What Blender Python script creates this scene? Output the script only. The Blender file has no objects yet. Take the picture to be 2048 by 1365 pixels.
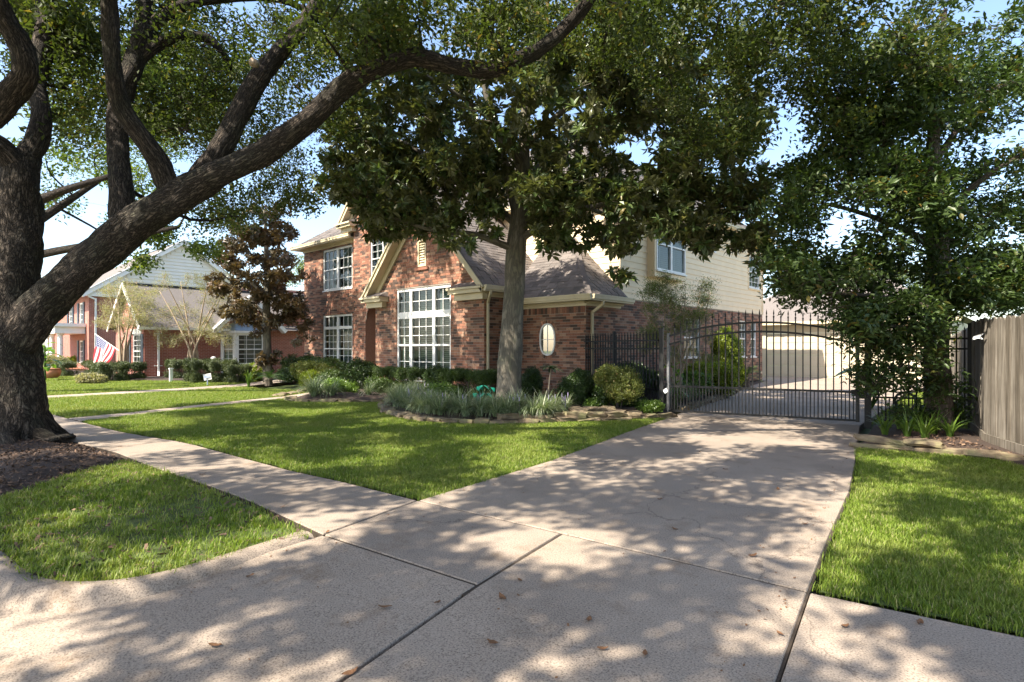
import bpy, bmesh, math, random
import numpy as np
from mathutils import Vector, Matrix
rng = np.random.default_rng(7)
random.seed(7)
R = math.radians
SC = bpy.context.scene
COL = SC.collection

# ------------------------------------------------------------------ camera, sky, sun, exposure
YAW = R(42.9); SN, CS = math.sin(YAW), math.cos(YAW)
FPX, HOR, CAMH = 1147.0, 696.0, 1.5
cd = bpy.data.cameras.new('camera'); cam = bpy.data.objects.new('camera', cd); COL.objects.link(cam)
cam.location = (0, 0, CAMH); cam.rotation_euler = (R(90), 0, YAW)
cd.sensor_width = 36; cd.lens = FPX / 2048 * 36; cd.shift_y = (HOR - 682.5) / 2048
cd.clip_end = 2000; SC.camera = cam
SUNV = Vector((-0.16, -0.84, 1.0)).normalized()
w = bpy.data.worlds.new('World'); SC.world = w; w.use_nodes = True
nt = w.node_tree; bg = nt.nodes['Background']
sky = nt.nodes.new('ShaderNodeTexSky'); sky.sky_type = 'NISHITA'; sky.sun_disc = False
sky.sun_elevation = math.asin(SUNV.z); sky.sun_rotation = math.atan2(SUNV.x, SUNV.y)
sky.air_density = 1.0; sky.dust_density = 1.4; sky.ozone_density = 1.0
nt.links.new(sky.outputs[0], bg.inputs[0]); bg.inputs[1].default_value = 0.14
sl = bpy.data.lights.new('sun', 'SUN'); sun = bpy.data.objects.new('sun', sl); COL.objects.link(sun)
sl.energy = 5.0; sl.angle = R(0.53); sl.color = (1.0, 0.93, 0.80)
sun.rotation_euler = SUNV.to_track_quat('Z', 'Y').to_euler(); sun.location = (0, -10, 40)
SC.view_settings.view_transform = 'Standard'; SC.view_settings.look = 'None'
SC.view_settings.exposure = 1.52; SC.view_settings.gamma = 1.0
SC.cycles.max_bounces = 7; SC.cycles.diffuse_bounces = 5; SC.cycles.transparent_max_bounces = 8
SC.cycles.transmission_bounces = 4; SC.cycles.use_denoising = True

# ------------------------------------------------------------------ survey helpers (photo pixel + distance -> place)
def P(px, py, d):
    r = (px - 1024) / FPX; u = (HOR - py) / FPX
    return Vector(((r * CS - SN) * d, (r * SN + CS) * d, CAMH + u * d))

# ------------------------------------------------------------------ materials
MATS = {}
def newmat(name):
    m = bpy.data.materials.new(name); m.use_nodes = True; MATS[name] = m
    t = m.node_tree
    for n in list(t.nodes): t.nodes.remove(n)
    out = t.nodes.new('ShaderNodeOutputMaterial'); b = t.nodes.new('ShaderNodeBsdfPrincipled')
    t.links.new(b.outputs[0], out.inputs[0])
    return m, t, b, out
def nd(t, ty, **k):
    n = t.nodes.new(ty)
    for a, v in k.items():
        if a.startswith('i_'): n.inputs[int(a[2:])].default_value = v
        else: setattr(n, a, v)
    return n
def ramp(t, stops, fac):
    r = t.nodes.new('ShaderNodeValToRGB'); e = r.color_ramp.elements
    while len(e) < len(stops): e.new(0.5)
    for x, (p, c) in zip(e, stops): x.position = p; x.color = (*c, 1)
    t.links.new(fac, r.inputs[0]); return r
def noise(t, scale, detail=4, vec=None, rough=0.55):
    n = t.nodes.new('ShaderNodeTexNoise'); n.inputs['Scale'].default_value = scale
    n.inputs['Detail'].default_value = detail; n.inputs['Roughness'].default_value = rough
    if vec is not None: t.links.new(vec, n.inputs['Vector'])
    return n
def pos(t): return t.nodes.new('ShaderNodeNewGeometry').outputs['Position']
def bump(t, b, h, strength, dist):
    n = t.nodes.new('ShaderNodeBump'); n.inputs['Strength'].default_value = strength; n.inputs['Distance'].default_value = dist
    t.links.new(h, n.inputs['Height']); t.links.new(n.outputs[0], b.inputs['Normal']); return n
def mixc(t, fac, a, b, mode='MIX'):
    n = t.nodes.new('ShaderNodeMix'); n.data_type = 'RGBA'; n.blend_type = mode
    for s, v in ((n.inputs[0], fac), (n.inputs[6], a), (n.inputs[7], b)):
        if isinstance(v, (int, float)): s.default_value = v
        elif isinstance(v, tuple): s.default_value = (*v, 1)
        else: t.links.new(v, s)
    return n.outputs[2]
def simple(name, c, rough=0.6, var=0.25, scale=6, metal=0.0, bmp=0.0, bscale=60):
    m, t, b, _ = newmat(name)
    n = noise(t, scale, 5, pos(t))
    r = ramp(t, [(0.25, tuple(x * (1 - var) for x in c)), (0.75, tuple(min(1, x * (1 + var * .6)) for x in c))], n.outputs[0])
    t.links.new(r.outputs[0], b.inputs['Base Color']); b.inputs['Roughness'].default_value = rough; b.inputs['Metallic'].default_value = metal
    if bmp: bump(t, b, noise(t, bscale, 4, pos(t)).outputs[0], bmp, 0.01)
    return m
def leafmat(name, c1, c2, back=None, transl=0.3, rough=0.42, patch=None, spec=0.5):
    m, t, b, out = newmat(name)
    at = nd(t, 'ShaderNodeAttribute', attribute_name='rnd')
    stops = [(0.0, c1), (0.8, c2)]
    if patch: stops.append((0.97, patch))
    col = ramp(t, stops, at.outputs['Fac']).outputs[0]
    if back:
        g = t.nodes.new('ShaderNodeNewGeometry'); col = mixc(t, g.outputs['Backfacing'], col, back)
    t.links.new(col, b.inputs['Base Color']); b.inputs['Roughness'].default_value = rough
    b.inputs['Specular IOR Level'].default_value = spec
    tr = t.nodes.new('ShaderNodeBsdfTranslucent')
    br = mixc(t, 1.0, col, (1.5, 1.6, 0.7), 'MULTIPLY'); t.links.new(br, tr.inputs[0])
    mx = nd(t, 'ShaderNodeMixShader', i_0=transl)
    t.links.new(b.outputs[0], mx.inputs[1]); t.links.new(tr.outputs[0], mx.inputs[2]); t.links.new(mx.outputs[0], out.inputs[0])
    return m

# concrete: mottled, speckled with exposed grit, brown stains
def concrete(name, tone=1.0):
    m, t, b, _ = newmat(name); p = pos(t)
    big = noise(t, 0.9, 6, p, 0.65); sp = noise(t, 95, 3, p, 0.75); st = noise(t, 2.3, 6, p, 0.7)
    base = ramp(t, [(0.3, (.25 * tone, .20 * tone, .157 * tone)), (0.55, (.345 * tone, .28 * tone, .223 * tone)), (0.8, (.43 * tone, .352 * tone, .283 * tone))], big.outputs[0]).outputs[0]
    grit = ramp(t, [(0.34, (.18, .16, .15)), (0.44, (.78, .76, .74)), (0.52, (1, 1, 1)), (0.66, (1.35, 1.33, 1.3))], sp.outputs[0]).outputs[0]
    c = mixc(t, 0.85, base, grit, 'MULTIPLY')
    stf = ramp(t, [(0.56, (0, 0, 0)), (0.74, (.7, .7, .7))], st.outputs[0]).outputs[0]
    c = mixc(t, stf, c, (.19, .125, .075))
    vo = nd(t, 'ShaderNodeTexVoronoi'); vo.feature = 'DISTANCE_TO_EDGE'; vo.inputs['Scale'].default_value = 0.28; 
    wv = noise(t, 1.6, 5, p); va = nd(t, 'ShaderNodeVectorMath', operation='ADD')
    vs = nd(t, 'ShaderNodeVectorMath', operation='SCALE'); vs.inputs['Scale'].default_value = 0.9
    t.links.new(wv.outputs['Color'], vs.inputs[0]); t.links.new(p, va.inputs[0]); t.links.new(vs.outputs[0], va.inputs[1]); t.links.new(va.outputs[0], vo.inputs['Vector'])
    ck = ramp(t, [(0.0, (.45, .42, .4)), (0.0035, (1, 1, 1))], vo.outputs['Distance']).outputs[0]
    c = mixc(t, 0.7, c, ck, 'MULTIPLY')
    oi = t.nodes.new('ShaderNodeObjectInfo'); c = mixc(t, 1.0, c, ramp(t, [(0, (.86, .86, .87)), (1, (1.08, 1.07, 1.05))], oi.outputs['Random']).outputs[0], 'MULTIPLY')
    ty = noise(t, .45, 5, p, .6); c = mixc(t, ramp(t, [(.52, (0, 0, 0)), (.7, (.35, .35, .35))], ty.outputs[0]).outputs[0], c, (.12, .10, .085))
    t.links.new(c, b.inputs['Base Color']); b.inputs['Roughness'].default_value = 0.88; b.inputs['Specular IOR Level'].default_value = .3
    bump(t, b, sp.outputs[0], 0.5, 0.003); return m
concrete('concrete'); concrete('concrete_pale', 1.1); concrete('kerb_concrete', 0.95)

m, t, b, _ = newmat('main_brick')   # every brick its own tone
at = nd(t, 'ShaderNodeAttribute', attribute_name='rnd'); oi = t.nodes.new('ShaderNodeObjectInfo')
ad = nd(t, 'ShaderNodeMath', operation='ADD'); t.links.new(at.outputs['Fac'], ad.inputs[0]); t.links.new(oi.outputs['Random'], ad.inputs[1])
fr = nd(t, 'ShaderNodeMath', operation='FRACT'); t.links.new(ad.outputs[0], fr.inputs[0])
c = ramp(t, [(0, (.07, .046, .036)), (.2, (.13, .075, .052)), (.36, (.23, .10, .062)), (.52, (.30, .13, .078)), (.68, (.34, .17, .105)), (.84, (.38, .235, .155)), (1, (.16, .08, .056))], fr.outputs[0]).outputs[0]
n2 = noise(t, 35, 4, pos(t)); c = mixc(t, .55, c, ramp(t, [(.3, (.6, .55, .52)), (.7, (1.25, 1.22, 1.2))], n2.outputs[0]).outputs[0], 'MULTIPLY')
t.links.new(c, b.inputs['Base Color']); b.inputs['Roughness'].default_value = .85; bump(t, b, noise(t, 120, 3, pos(t)).outputs[0], .5, .004)
simple('mortar', (.36, .31, .26), .95, .3, 40, bmp=.3)

def brickwall_mat(name, c1, c2, mo):
    m, t, b, _ = newmat(name)
    g = t.nodes.new('ShaderNodeNewGeometry'); sp = t.nodes.new('ShaderNodeSeparateXYZ'); sn = t.nodes.new('ShaderNodeSeparateXYZ')
    t.links.new(g.outputs['Position'], sp.inputs[0]); t.links.new(g.outputs['Normal'], sn.inputs[0])
    ab = nd(t, 'ShaderNodeMath', operation='ABSOLUTE'); t.links.new(sn.outputs[0], ab.inputs[0])
    gt = nd(t, 'ShaderNodeMath', operation='GREATER_THAN', i_1=.5); t.links.new(ab.outputs[0], gt.inputs[0])
    mx = nd(t, 'ShaderNodeMix'); t.links.new(gt.outputs[0], mx.inputs[0]); t.links.new(sp.outputs[0], mx.inputs[2]); t.links.new(sp.outputs[1], mx.inputs[3])
    cb = t.nodes.new('ShaderNodeCombineXYZ'); t.links.new(mx.outputs[0], cb.inputs[0]); t.links.new(sp.outputs[2], cb.inputs[1])
    br = t.nodes.new('ShaderNodeTexBrick'); t.links.new(cb.outputs[0], br.inputs['Vector'])
    br.inputs['Color1'].default_value = (*c1, 1); br.inputs['Color2'].default_value = (*c2, 1); br.inputs['Mortar'].default_value = (*mo, 1)
    br.inputs['Scale'].default_value = 1; br.inputs['Mortar Size'].default_value = .007; br.inputs['Brick Width'].default_value = .23; br.inputs['Row Height'].default_value = .078
    c = mixc(t, .4, br.outputs['Color'], ramp(t, [(.3, (.7, .7, .7)), (.7, (1.2, 1.2, 1.2))], noise(t, 3, 5, g.outputs['Position']).outputs[0]).outputs[0], 'MULTIPLY')
    t.links.new(c, b.inputs['Base Color']); b.inputs['Roughness'].default_value = .85
    bump(t, b, br.outputs['Fac'], -.4, .006); return m
brickwall_mat('red_brick', (.34, .105, .07), (.27, .08, .055), (.42, .3, .25))

simple('cream_paint', (.62, .52, .34), .5, .12, 3)
simple('yellow_siding', (.86, .68, .45), .6, .08, 2)
simple('white_paint', (.80, .78, .74), .45, .08, 4)
simple('white_siding', (.76, .71, .62), .55, .06, 2)
simple('iron', (.007, .006, .006), .55, .5, 25, bmp=.15)
simple('iron_worn', (.16, .16, .165), .5, .5, 18)
simple('soil', (.06, .042, .028), .95, .5, 14, bmp=.8, bscale=50)
simple('mulch', (.05, .03, .021), .95, .6, 30, bmp=1.0, bscale=45)
simple('terracotta', (.42, .17, .09), .8, .2, 6)
simple('unlit_room_dark', (.03, .035, .035), .9, .3, 2)  # near-black: the darkness of the unlit rooms is put into the colour
simple('blind', (.34, .35, .33), .6, .1, 5)
simple('shutter', (.03, .04, .06), .5, .2, 6)
simple('metal_roof', (.34, .40, .44), .35, .15, 3, metal=.5)
simple('dry_leaf', (.20, .095, .04), .75, .4, 20)
simple('white_cloth', (.8, .8, .78), .8, .05, 5)
simple('teal_leaf', (.02, .36, .22), .35, .3, 20)
simple('garage_door', (.55, .47, .34), .55, .06, 2)
simple('pale_bark', (.36, .28, .2), .8, .35, 9)
simple('twig', (.10, .08, .06), .9, .4, 12)
simple('lavender_flower', (.46, .38, .58), .7, .25, 30)
simple('pvc_white', (.78, .78, .76), .4, .06, 5)
simple('plaque_blue', (.35, .42, .6), .4, .1, 5)

m, t, b, _ = newmat('shingle')
at = nd(t, 'ShaderNodeAttribute', attribute_name='rnd'); oi = t.nodes.new('ShaderNodeObjectInfo')
ad = nd(t, 'ShaderNodeMath', operation='ADD'); t.links.new(at.outputs['Fac'], ad.inputs[0]); t.links.new(oi.outputs['Random'], ad.inputs[1])
fr = nd(t, 'ShaderNodeMath', operation='FRACT'); t.links.new(ad.outputs[0], fr.inputs[0])
c = ramp(t, [(0, (.105, .09, .08)), (.35, (.15, .125, .11)), (.7, (.185, .155, .137)), (1, (.125, .11, .1))], fr.outputs[0]).outputs[0]
c = mixc(t, .7, c, ramp(t, [(.35, (.55, .55, .55)), (.65, (1.3, 1.3, 1.3))], noise(t, 110, 3, pos(t)).outputs[0]).outputs[0], 'MULTIPLY')
t.links.new(c, b.inputs['Base Color']); b.inputs['Roughness'].default_value = .9; bump(t, b, noise(t, 200, 2, pos(t)).outputs[0], .5, .003)

m, t, b, _ = newmat('fence_wood')   # grey weathered boards, grain along z
oi = t.nodes.new('ShaderNodeObjectInfo'); mp = t.nodes.new('ShaderNodeMapping'); mp.inputs['Scale'].default_value = (28, 28, 1.6)
av = nd(t, 'ShaderNodeVectorMath', operation='ADD'); t.links.new(pos(t), mp.inputs[0]); t.links.new(mp.outputs[0], av.inputs[0]); t.links.new(oi.outputs['Random'], av.inputs[1])
gr = noise(t, 1.0, 6, av.outputs[0], .65); st = noise(t, 2.2, 5, pos(t))
c = ramp(t, [(.28, (.05, .04, .03)), (.5, (.17, .145, .115)), (.75, (.29, .265, .23))], gr.outputs[0]).outputs[0]
c = mixc(t, 1.0, c, ramp(t, [(0, (.6, .56, .5)), (1, (1.25, 1.25, 1.25))], oi.outputs['Random']).outputs[0], 'MULTIPLY')
c = mixc(t, .6, c, ramp(t, [(.3, (.55, .52, .5)), (.7, (1.15, 1.15, 1.15))], st.outputs[0]).outputs[0], 'MULTIPLY')
t.links.new(c, b.inputs['Base Color']); b.inputs['Roughness'].default_value = .9; bump(t, b, gr.outputs[0], .5, .006)

m, t, b, _ = newmat('edging_stone')
n1 = noise(t, 5, 6, pos(t), .65); n2 = noise(t, 2.5, 4, pos(t))
c = ramp(t, [(.25, (.06, .045, .03)), (.5, (.19, .14, .085)), (.75, (.32, .25, .155))], n1.outputs[0]).outputs[0]
c = mixc(t, ramp(t, [(.5, (0, 0, 0)), (.66, (.7, .7, .7))], n2.outputs[0]).outputs[0], c, (.15, .16, .06))
t.links.new(c, b.inputs['Base Color']); b.inputs['Roughness'].default_value = .9; bump(t, b, n1.outputs[0], .8, .03)

def bark(name, dark, light, su, sv, strength, dist, lich=None):
    """furrowed bark: seamless round the limb, plates stretched along it"""
    m, t, b, _ = newmat(name)
    uv = t.nodes.new('ShaderNodeUVMap'); sp = t.nodes.new('ShaderNodeSeparateXYZ'); t.links.new(uv.outputs[0], sp.inputs[0])
    def mm(op, x, y=None):
        n = nd(t, 'ShaderNodeMath', operation=op)
        for i, v in enumerate((x, y)):
            if v is None: continue
            if isinstance(v, (int, float)): n.inputs[i].default_value = v
            else: t.links.new(v, n.inputs[i])
        return n.outputs[0]
    an = mm('MULTIPLY', sp.outputs[0], 2 * math.pi); cb = t.nodes.new('ShaderNodeCombineXYZ')
    t.links.new(mm('MULTIPLY', mm('COSINE', an), su / 6.28), cb.inputs[0]); t.links.new(mm('MULTIPLY', mm('SINE', an), su / 6.28), cb.inputs[1]); t.links.new(mm('MULTIPLY', sp.outputs[1], sv), cb.inputs[2])
    n1 = noise(t, 1.0, 5, cb.outputs[0], .6); n1.inputs['Distortion'].default_value = .9
    n3 = noise(t, 45, 4, pos(t)); n2 = noise(t, 1.7, 4, pos(t)); n4 = noise(t, .6, 3, cb.outputs[0], .5); n4.inputs['Distortion'].default_value = 2.0
    fur = mm('ABSOLUTE', mm('SUBTRACT', n1.outputs[0], .5)); fur2 = mm('ABSOLUTE', mm('SUBTRACT', n4.outputs[0], .5))
    h = ramp(t, [(0, (0, 0, 0)), (.09, (.75, .75, .75)), (.25, (1, 1, 1))], mm('MINIMUM', fur, mm('MULTIPLY', fur2, 1.3))).outputs[0]
    hh = mm('ADD', h, mm('MULTIPLY', n3.outputs[0], .45))
    c = ramp(t, [(.2, dark), (.85, light), (1.0, tuple(min(1, x * 1.3) for x in light))], mm('MULTIPLY', hh, .75)).outputs[0]
    if lich: c = mixc(t, ramp(t, [(.5, (0, 0, 0)), (.64, (.7, .7, .7))], n2.outputs[0]).outputs[0], c, mixc(t, h, dark, lich))
    t.links.new(c, b.inputs['Base Color']); b.inputs['Roughness'].default_value = .92; b.inputs['Specular IOR Level'].default_value = .25
    bump(t, b, hh, strength, dist); return m
bark('oak_bark', (.022, .017, .013), (.155, .12, .093), 26, 9, 1.0, .045, (.11, .112, .075))
bark('magnolia_bark', (.11, .095, .075), (.25, .215, .165), 6, 2, .3, .01, (.16, .165, .09))
bark('plain_bark', (.06, .045, .035), (.17, .135, .10), 12, 6, .8, .015)
bark('crepe_bark', (.30, .22, .15), (.5, .39, .28), 5, 2, .3, .008)

leafmat('oak_leaf', (.022, .038, .011), (.085, .108, .025), None, .34, .55, (.18, .12, .03), .25)
leafmat('oak_leaf_sunlit', (.04, .07, .015), (.12, .16, .035), None, .4, .55, (.2, .17, .04), .25)  # lighter copy of the oak leaf, sunlit look put into the colour
leafmat('magnolia_leaf', (.036, .062, .02), (.115, .16, .045), (.10, .105, .042), .26, .33, (.24, .17, .05), .45)
leafmat('russet_leaf', (.06, .052, .026), (.13, .095, .05), (.15, .095, .055), .2, .35)
leafmat('laurel_leaf', (.02, .038, .013), (.072, .108, .027), None, .26, .42, (.15, .09, .02), .35)
leafmat('hedge_leaf', (.022, .045, .010), (.085, .13, .022), None, .25, .45)
leafmat('box_leaf', (.03, .05, .014), (.11, .13, .045), None, .2, .5)
leafmat('dark_shrub_leaf', (.016, .034, .010), (.06, .10, .02), None, .22, .35)
leafmat('lime_leaf', (.10, .15, .012), (.26, .30, .03), None, .35, .45)
leafmat('nandina_leaf', (.075, .11, .02), (.20, .21, .05), None, .3, .45, (.28, .14, .06))
leafmat('pale_crepe_leaf', (.19, .18, .10), (.36, .32, .21), None, .4, .6)
leafmat('strap_leaf', (.06, .12, .018), (.16, .24, .04), None, .3, .35)
leafmat('liriope_leaf', (.085, .13, .05), (.27, .32, .17), None, .25, .4, (.42, .42, .32))
leafmat('bg_leaf', (.06, .09, .02), (.17, .21, .05), None, .35, .5)
leafmat('palm_leaf', (.02, .05, .015), (.07, .12, .04), None, .2, .35)
leafmat('broad_leaf', (.08, .16, .015), (.14, .24, .03), None, .4, .3)

m, t, b, out = newmat('grass_blade')
at = nd(t, 'ShaderNodeAttribute', attribute_name='rnd'); 
c = ramp(t, [(0, (.09, .145, .016)), (.5, (.165, .24, .026)), (.86, (.25, .32, .045)), (.94, (.40, .36, .16)), (1, (.46, .40, .22))], at.outputs['Fac']).outputs[0]
c = mixc(t, ramp(t, [(.45, (0, 0, 0)), (.72, (.55, .55, .55))], noise(t, .8, 5, pos(t)).outputs[0]).outputs[0], c, (.26, .27, .07))
t.links.new(c, b.inputs['Base Color']); b.inputs['Roughness'].default_value = .5; b.inputs['Specular IOR Level'].default_value = .3
tr = t.nodes.new('ShaderNodeBsdfTranslucent'); t.links.new(mixc(t, 1, c, (1.3, 1.3, .7), 'MULTIPLY'), tr.inputs[0]); mx = nd(t, 'ShaderNodeMixShader', i_0=.35)
t.links.new(b.outputs[0], mx.inputs[1]); t.links.new(tr.outputs[0], mx.inputs[2]); t.links.new(mx.outputs[0], out.inputs[0])
m, t, b, _ = newmat('turf')
c = ramp(t, [(.3, (.05, .06, .015)), (.6, (.085, .12, .022)), (.8, (.14, .13, .05))], noise(t, 6, 6, pos(t)).outputs[0]).outputs[0]
t.links.new(c, b.inputs['Base Color']); b.inputs['Roughness'].default_value = .95; bump(t, b, noise(t, 60, 4, pos(t)).outputs[0], .8, .02)
leafmat('mulch_chip', (.05, .028, .018), (.17, .10, .06), None, 0.0, .85, (.30, .19, .11))
m, t, b, out = newmat('glass')
b.inputs['Base Color'].default_value = (.02, .03, .03, 1); b.inputs['Roughness'].default_value = .03
tp = t.nodes.new('ShaderNodeBsdfTransparent'); tp.inputs[0].default_value = (.6, .7, .68, 1); fz = nd(t, 'ShaderNodeFresnel', i_0=1.7)
ma = nd(t, 'ShaderNodeMath', operation='MULTIPLY_ADD', i_1=.5, i_2=.03); t.links.new(fz.outputs[0], ma.inputs[0])
gl = nd(t, 'ShaderNodeBsdfGlossy'); gl.inputs['Roughness'].default_value = .02; mx = t.nodes.new('ShaderNodeMixShader')
t.links.new(ma.outputs[0], mx.inputs[0]); t.links.new(tp.outputs[0], mx.inputs[1]); t.links.new(gl.outputs[0], mx.inputs[2]); t.links.new(mx.outputs[0], out.inputs[0])

# ------------------------------------------------------------------ mesh helpers
class MB:
    def __init__(s): s.v, s.f, s.uv, s.rn = [], [], [], []
    def add(s, vs, fs):
        o = len(s.v); s.v += [tuple(v) for v in vs]; s.f += [tuple(i + o for i in f) for f in fs]; return s
    def box(s, x0, x1, y0, y1, z0, z1):
        return s.add([(x0, y0, z0), (x1, y0, z0), (x1, y1, z0), (x0, y1, z0), (x0, y0, z1), (x1, y0, z1), (x1, y1, z1), (x0, y1, z1)],
                     [(0, 3, 2, 1), (4, 5, 6, 7), (0, 1, 5, 4), (1, 2, 6, 5), (2, 3, 7, 6), (3, 0, 4, 7)])
    def obox(s, fr, u0, u1, n0, n1, z0, z1):     # box in a wall frame
        q = [fr.p(u, n, z) for z in (z0, z1) for (u, n) in ((u0, n0), (u1, n0), (u1, n1), (u0, n1))]
        return s.add(q, [(0, 1, 2, 3), (7, 6, 5, 4), (0, 4, 5, 1), (1, 5, 6, 2), (2, 6, 7, 3), (3, 7, 4, 0)])
    def bar(s, a, b2, wd, ht=None, up=(0, 0, 1)):   # square bar between two points
        a, b2 = Vector(a), Vector(b2); d = (b2 - a).normalized(); ht = ht or wd
        x = d.cross(Vector(up)); x = x.normalized() if x.length > 1e-4 else Vector((1, 0, 0)); y = x.cross(d)
        q = [p + x * sx * wd / 2 + y * sy * ht / 2 for p in (a, b2) for sx, sy in ((-1, -1), (1, -1), (1, 1), (-1, 1))]
        return s.add(q, [(3, 2, 1, 0), (4, 5, 6, 7), (0, 1, 5, 4), (1, 2, 6, 5), (2, 3, 7, 6), (3, 0, 4, 7)])
    def prism(s, poly, z0, z1):
        n = len(poly); zz = z0 if callable(z0) else (lambda x, y: z0); zt = z1 if callable(z1) else (lambda x, y: z1)
        vs = [(x, y, zz(x, y)) for x, y in poly] + [(x, y, zt(x, y)) for x, y in poly]
        return s.add(vs, [tuple(range(n - 1, -1, -1)), tuple(range(n, 2 * n))] + [(i, (i + 1) % n, n + (i + 1) % n, n + i) for i in range(n)])
    def tube(s, pts, sides=8, cap=True, jit=0.0):   # pts: (x,y,z,r)
        n = len(pts); rings = []; L = 0; prev = None
        for i, q in enumerate(pts):
            p = Vector(q[:3]); a = Vector(pts[max(0, i - 1)][:3]); c2 = Vector(pts[min(n - 1, i + 1)][:3]); d = (c2 - a)
            d = d.normalized() if d.length > 1e-6 else Vector((0, 0, 1))
            if prev is None:
                x = d.cross(Vector((0.3, 1, 0.1))).normalized()
            else: x = (prev - d * prev.dot(d)).normalized()
            prev = x; y = d.cross(x)
            if i: L += (p - Vector(pts[i - 1][:3])).length
            o = len(s.v)
            for k in range(sides + 1):
                an = 2 * math.pi * (k % sides) / sides; rr = q[3] * (1 + jit * (math.sin(3 * an + i * .9) * .5 + math.sin(2 * an - i * .55 + 1) * .5 + .4 * math.sin(5 * an + i * 1.7)))
                s.v.append(tuple(p + x * math.cos(an) * rr + y * math.sin(an) * rr)); s.uv.append((k / sides, L / 2.0))
            rings.append(o)
        for i in range(n - 1):
            a, b2 = rings[i], rings[i + 1]
            for k in range(sides): s.f.append((a + k, a + k + 1, b2 + k + 1, b2 + k))
        if cap:
            s.f.append(tuple(rings[-1] + k for k in range(sides))); s.f.append(tuple(rings[0] + k for k in range(sides - 1, -1, -1)))
        return s
    def mesh(s, name, smooth=False):
        me = bpy.data.meshes.new(name); me.from_pydata(s.v, [], s.f); me.update()
        if s.uv and len(s.uv) == len(s.v):
            ul = me.uv_layers.new(name='UVMap'); vi = np.empty(len(me.loops), np.int32); me.loops.foreach_get('vertex_index', vi)
            ul.data.foreach_set('uv', np.array(s.uv, np.float32)[vi].ravel())
        if smooth: me.polygons.foreach_set('use_smooth', [True] * len(me.polygons))
        return me
def mkobj(name, me, mat, parent=None):
    if mat: me.materials.append(MATS[mat])
    o = bpy.data.objects.new(name, me); COL.objects.link(o)
    if parent is not None: adopt(o, parent)
    return o
def adopt(o, parent):
    o.parent = parent
    if parent.type == 'EMPTY': o.matrix_parent_inverse = Matrix.Translation(-parent.location)
def part(name, mb, mat, parent, smooth=False, label=None, kind=None):
    o = mkobj(name, mb.mesh(name, smooth), mat, parent)
    if label: o['label'] = label
    if kind: o['kind'] = kind
    return o
def thing(name, label, cat, loc=(0, 0, 0), group=None):
    o = bpy.data.objects.new(name, None); COL.objects.link(o); o.location = loc; o.empty_display_size = .2
    return tag(o, label, cat, group)
def tag(o, label, cat, group=None):
    o['label'] = label; o['category'] = cat
    if group: o['group'] = group
    return o
def struct(name, mb, mat, smooth=False):
    o = mkobj(name, mb.mesh(name, smooth), mat); o['kind'] = 'structure'; return o
def catmull(pts, k=5):
    pts = [np.array(p, float) for p in pts]; out = []
    for i in range(len(pts) - 1):
        p0, p1, p2, p3 = pts[max(0, i - 1)], pts[i], pts[i + 1], pts[min(len(pts) - 1, i + 2)]
        for j in range(k):
            u = j / k; out.append(.5 * ((2 * p1) + (p2 - p0) * u + (2 * p0 - 5 * p1 + 4 * p2 - p3) * u * u + (3 * p1 - p0 - 3 * p2 + p3) * u ** 3))
    out.append(pts[-1]); return [tuple(q) for q in out]
class Fr:   # wall frame: u along the wall, n outward, z up
    def __init__(s, o, d, n): s.o, s.d, s.n = Vector((*o, 0)), Vector((*d, 0)), Vector((*n, 0))
    def p(s, u, n, z): return s.o + s.d * u + s.n * n + Vector((0, 0, z))
CAMP = Vector((0, 0, CAMH))
UNIT = None
def unit_box():
    global UNIT
    if UNIT is None:
        mb = MB(); mb.box(-.5, .5, -.5, .5, -.5, .5); UNIT = mb
    return UNIT
def pieces(lst, name, stuffname, mat, parent, nind, fullsize=None):
    """lst: (matrix 4x4). nearest nind are objects of their own, rest joined."""
    lst = sorted(lst, key=lambda M: (M.translation - CAMP).length)
    me = unit_box().mesh(name); me.materials.append(MATS[mat])
    for M in lst[:nind]:
        o = bpy.data.objects.new(name, me); COL.objects.link(o); o.matrix_basis = M; adopt(o, parent)
    rest = lst[nind:]
    if rest:
        base = np.array(unit_box().v); A = np.array([np.array(M) for M in rest])
        V = np.einsum('nij,kj->nki', A[:, :3, :3], base) + A[:, None, :3, 3]
        fs = np.array(unit_box().f); F = (fs[None] + 8 * np.arange(len(rest))[:, None, None]).reshape(-1, 4)
        o = fastmesh(stuffname, V.reshape(-1, 3), F, np.repeat(rng.random(len(rest)), 8), mat, parent); o['kind'] = 'stuff'
def fastmesh(name, V, F, rnd, mat, parent=None, smooth=False):
    me = bpy.data.meshes.new(name); k = F.shape[1]
    me.vertices.add(len(V)); me.vertices.foreach_set('co', V.astype(np.float32).ravel())
    me.loops.add(F.size); me.loops.foreach_set('vertex_index', F.astype(np.int32).ravel())
    me.polygons.add(len(F)); me.polygons.foreach_set('loop_start', np.arange(0, F.size, k, dtype=np.int32))
    me.update(calc_edges=True)
    if rnd is not None:
        a = me.attributes.new('rnd', 'FLOAT', 'POINT'); a.data.foreach_set('value', rnd.astype(np.float32))
    me.polygons.foreach_set('use_smooth', np.full(len(F), smooth))
    return mkobj(name, me, mat, parent)
def randrot(n, up=None, spread=1.0):
    """random orthonormal frames; up given -> local z near up"""
    a = rng.normal(size=(n, 3)) if up is None else (np.asarray(up) + spread * rng.normal(size=(n, 3)))
    z = a / np.linalg.norm(a, axis=1, keepdims=True)
    h = rng.normal(size=(n, 3)); x = np.cross(h, z); x /= np.linalg.norm(x, axis=1, keepdims=True); y = np.cross(z, x)
    return np.stack([x, y, z], axis=2)
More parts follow.
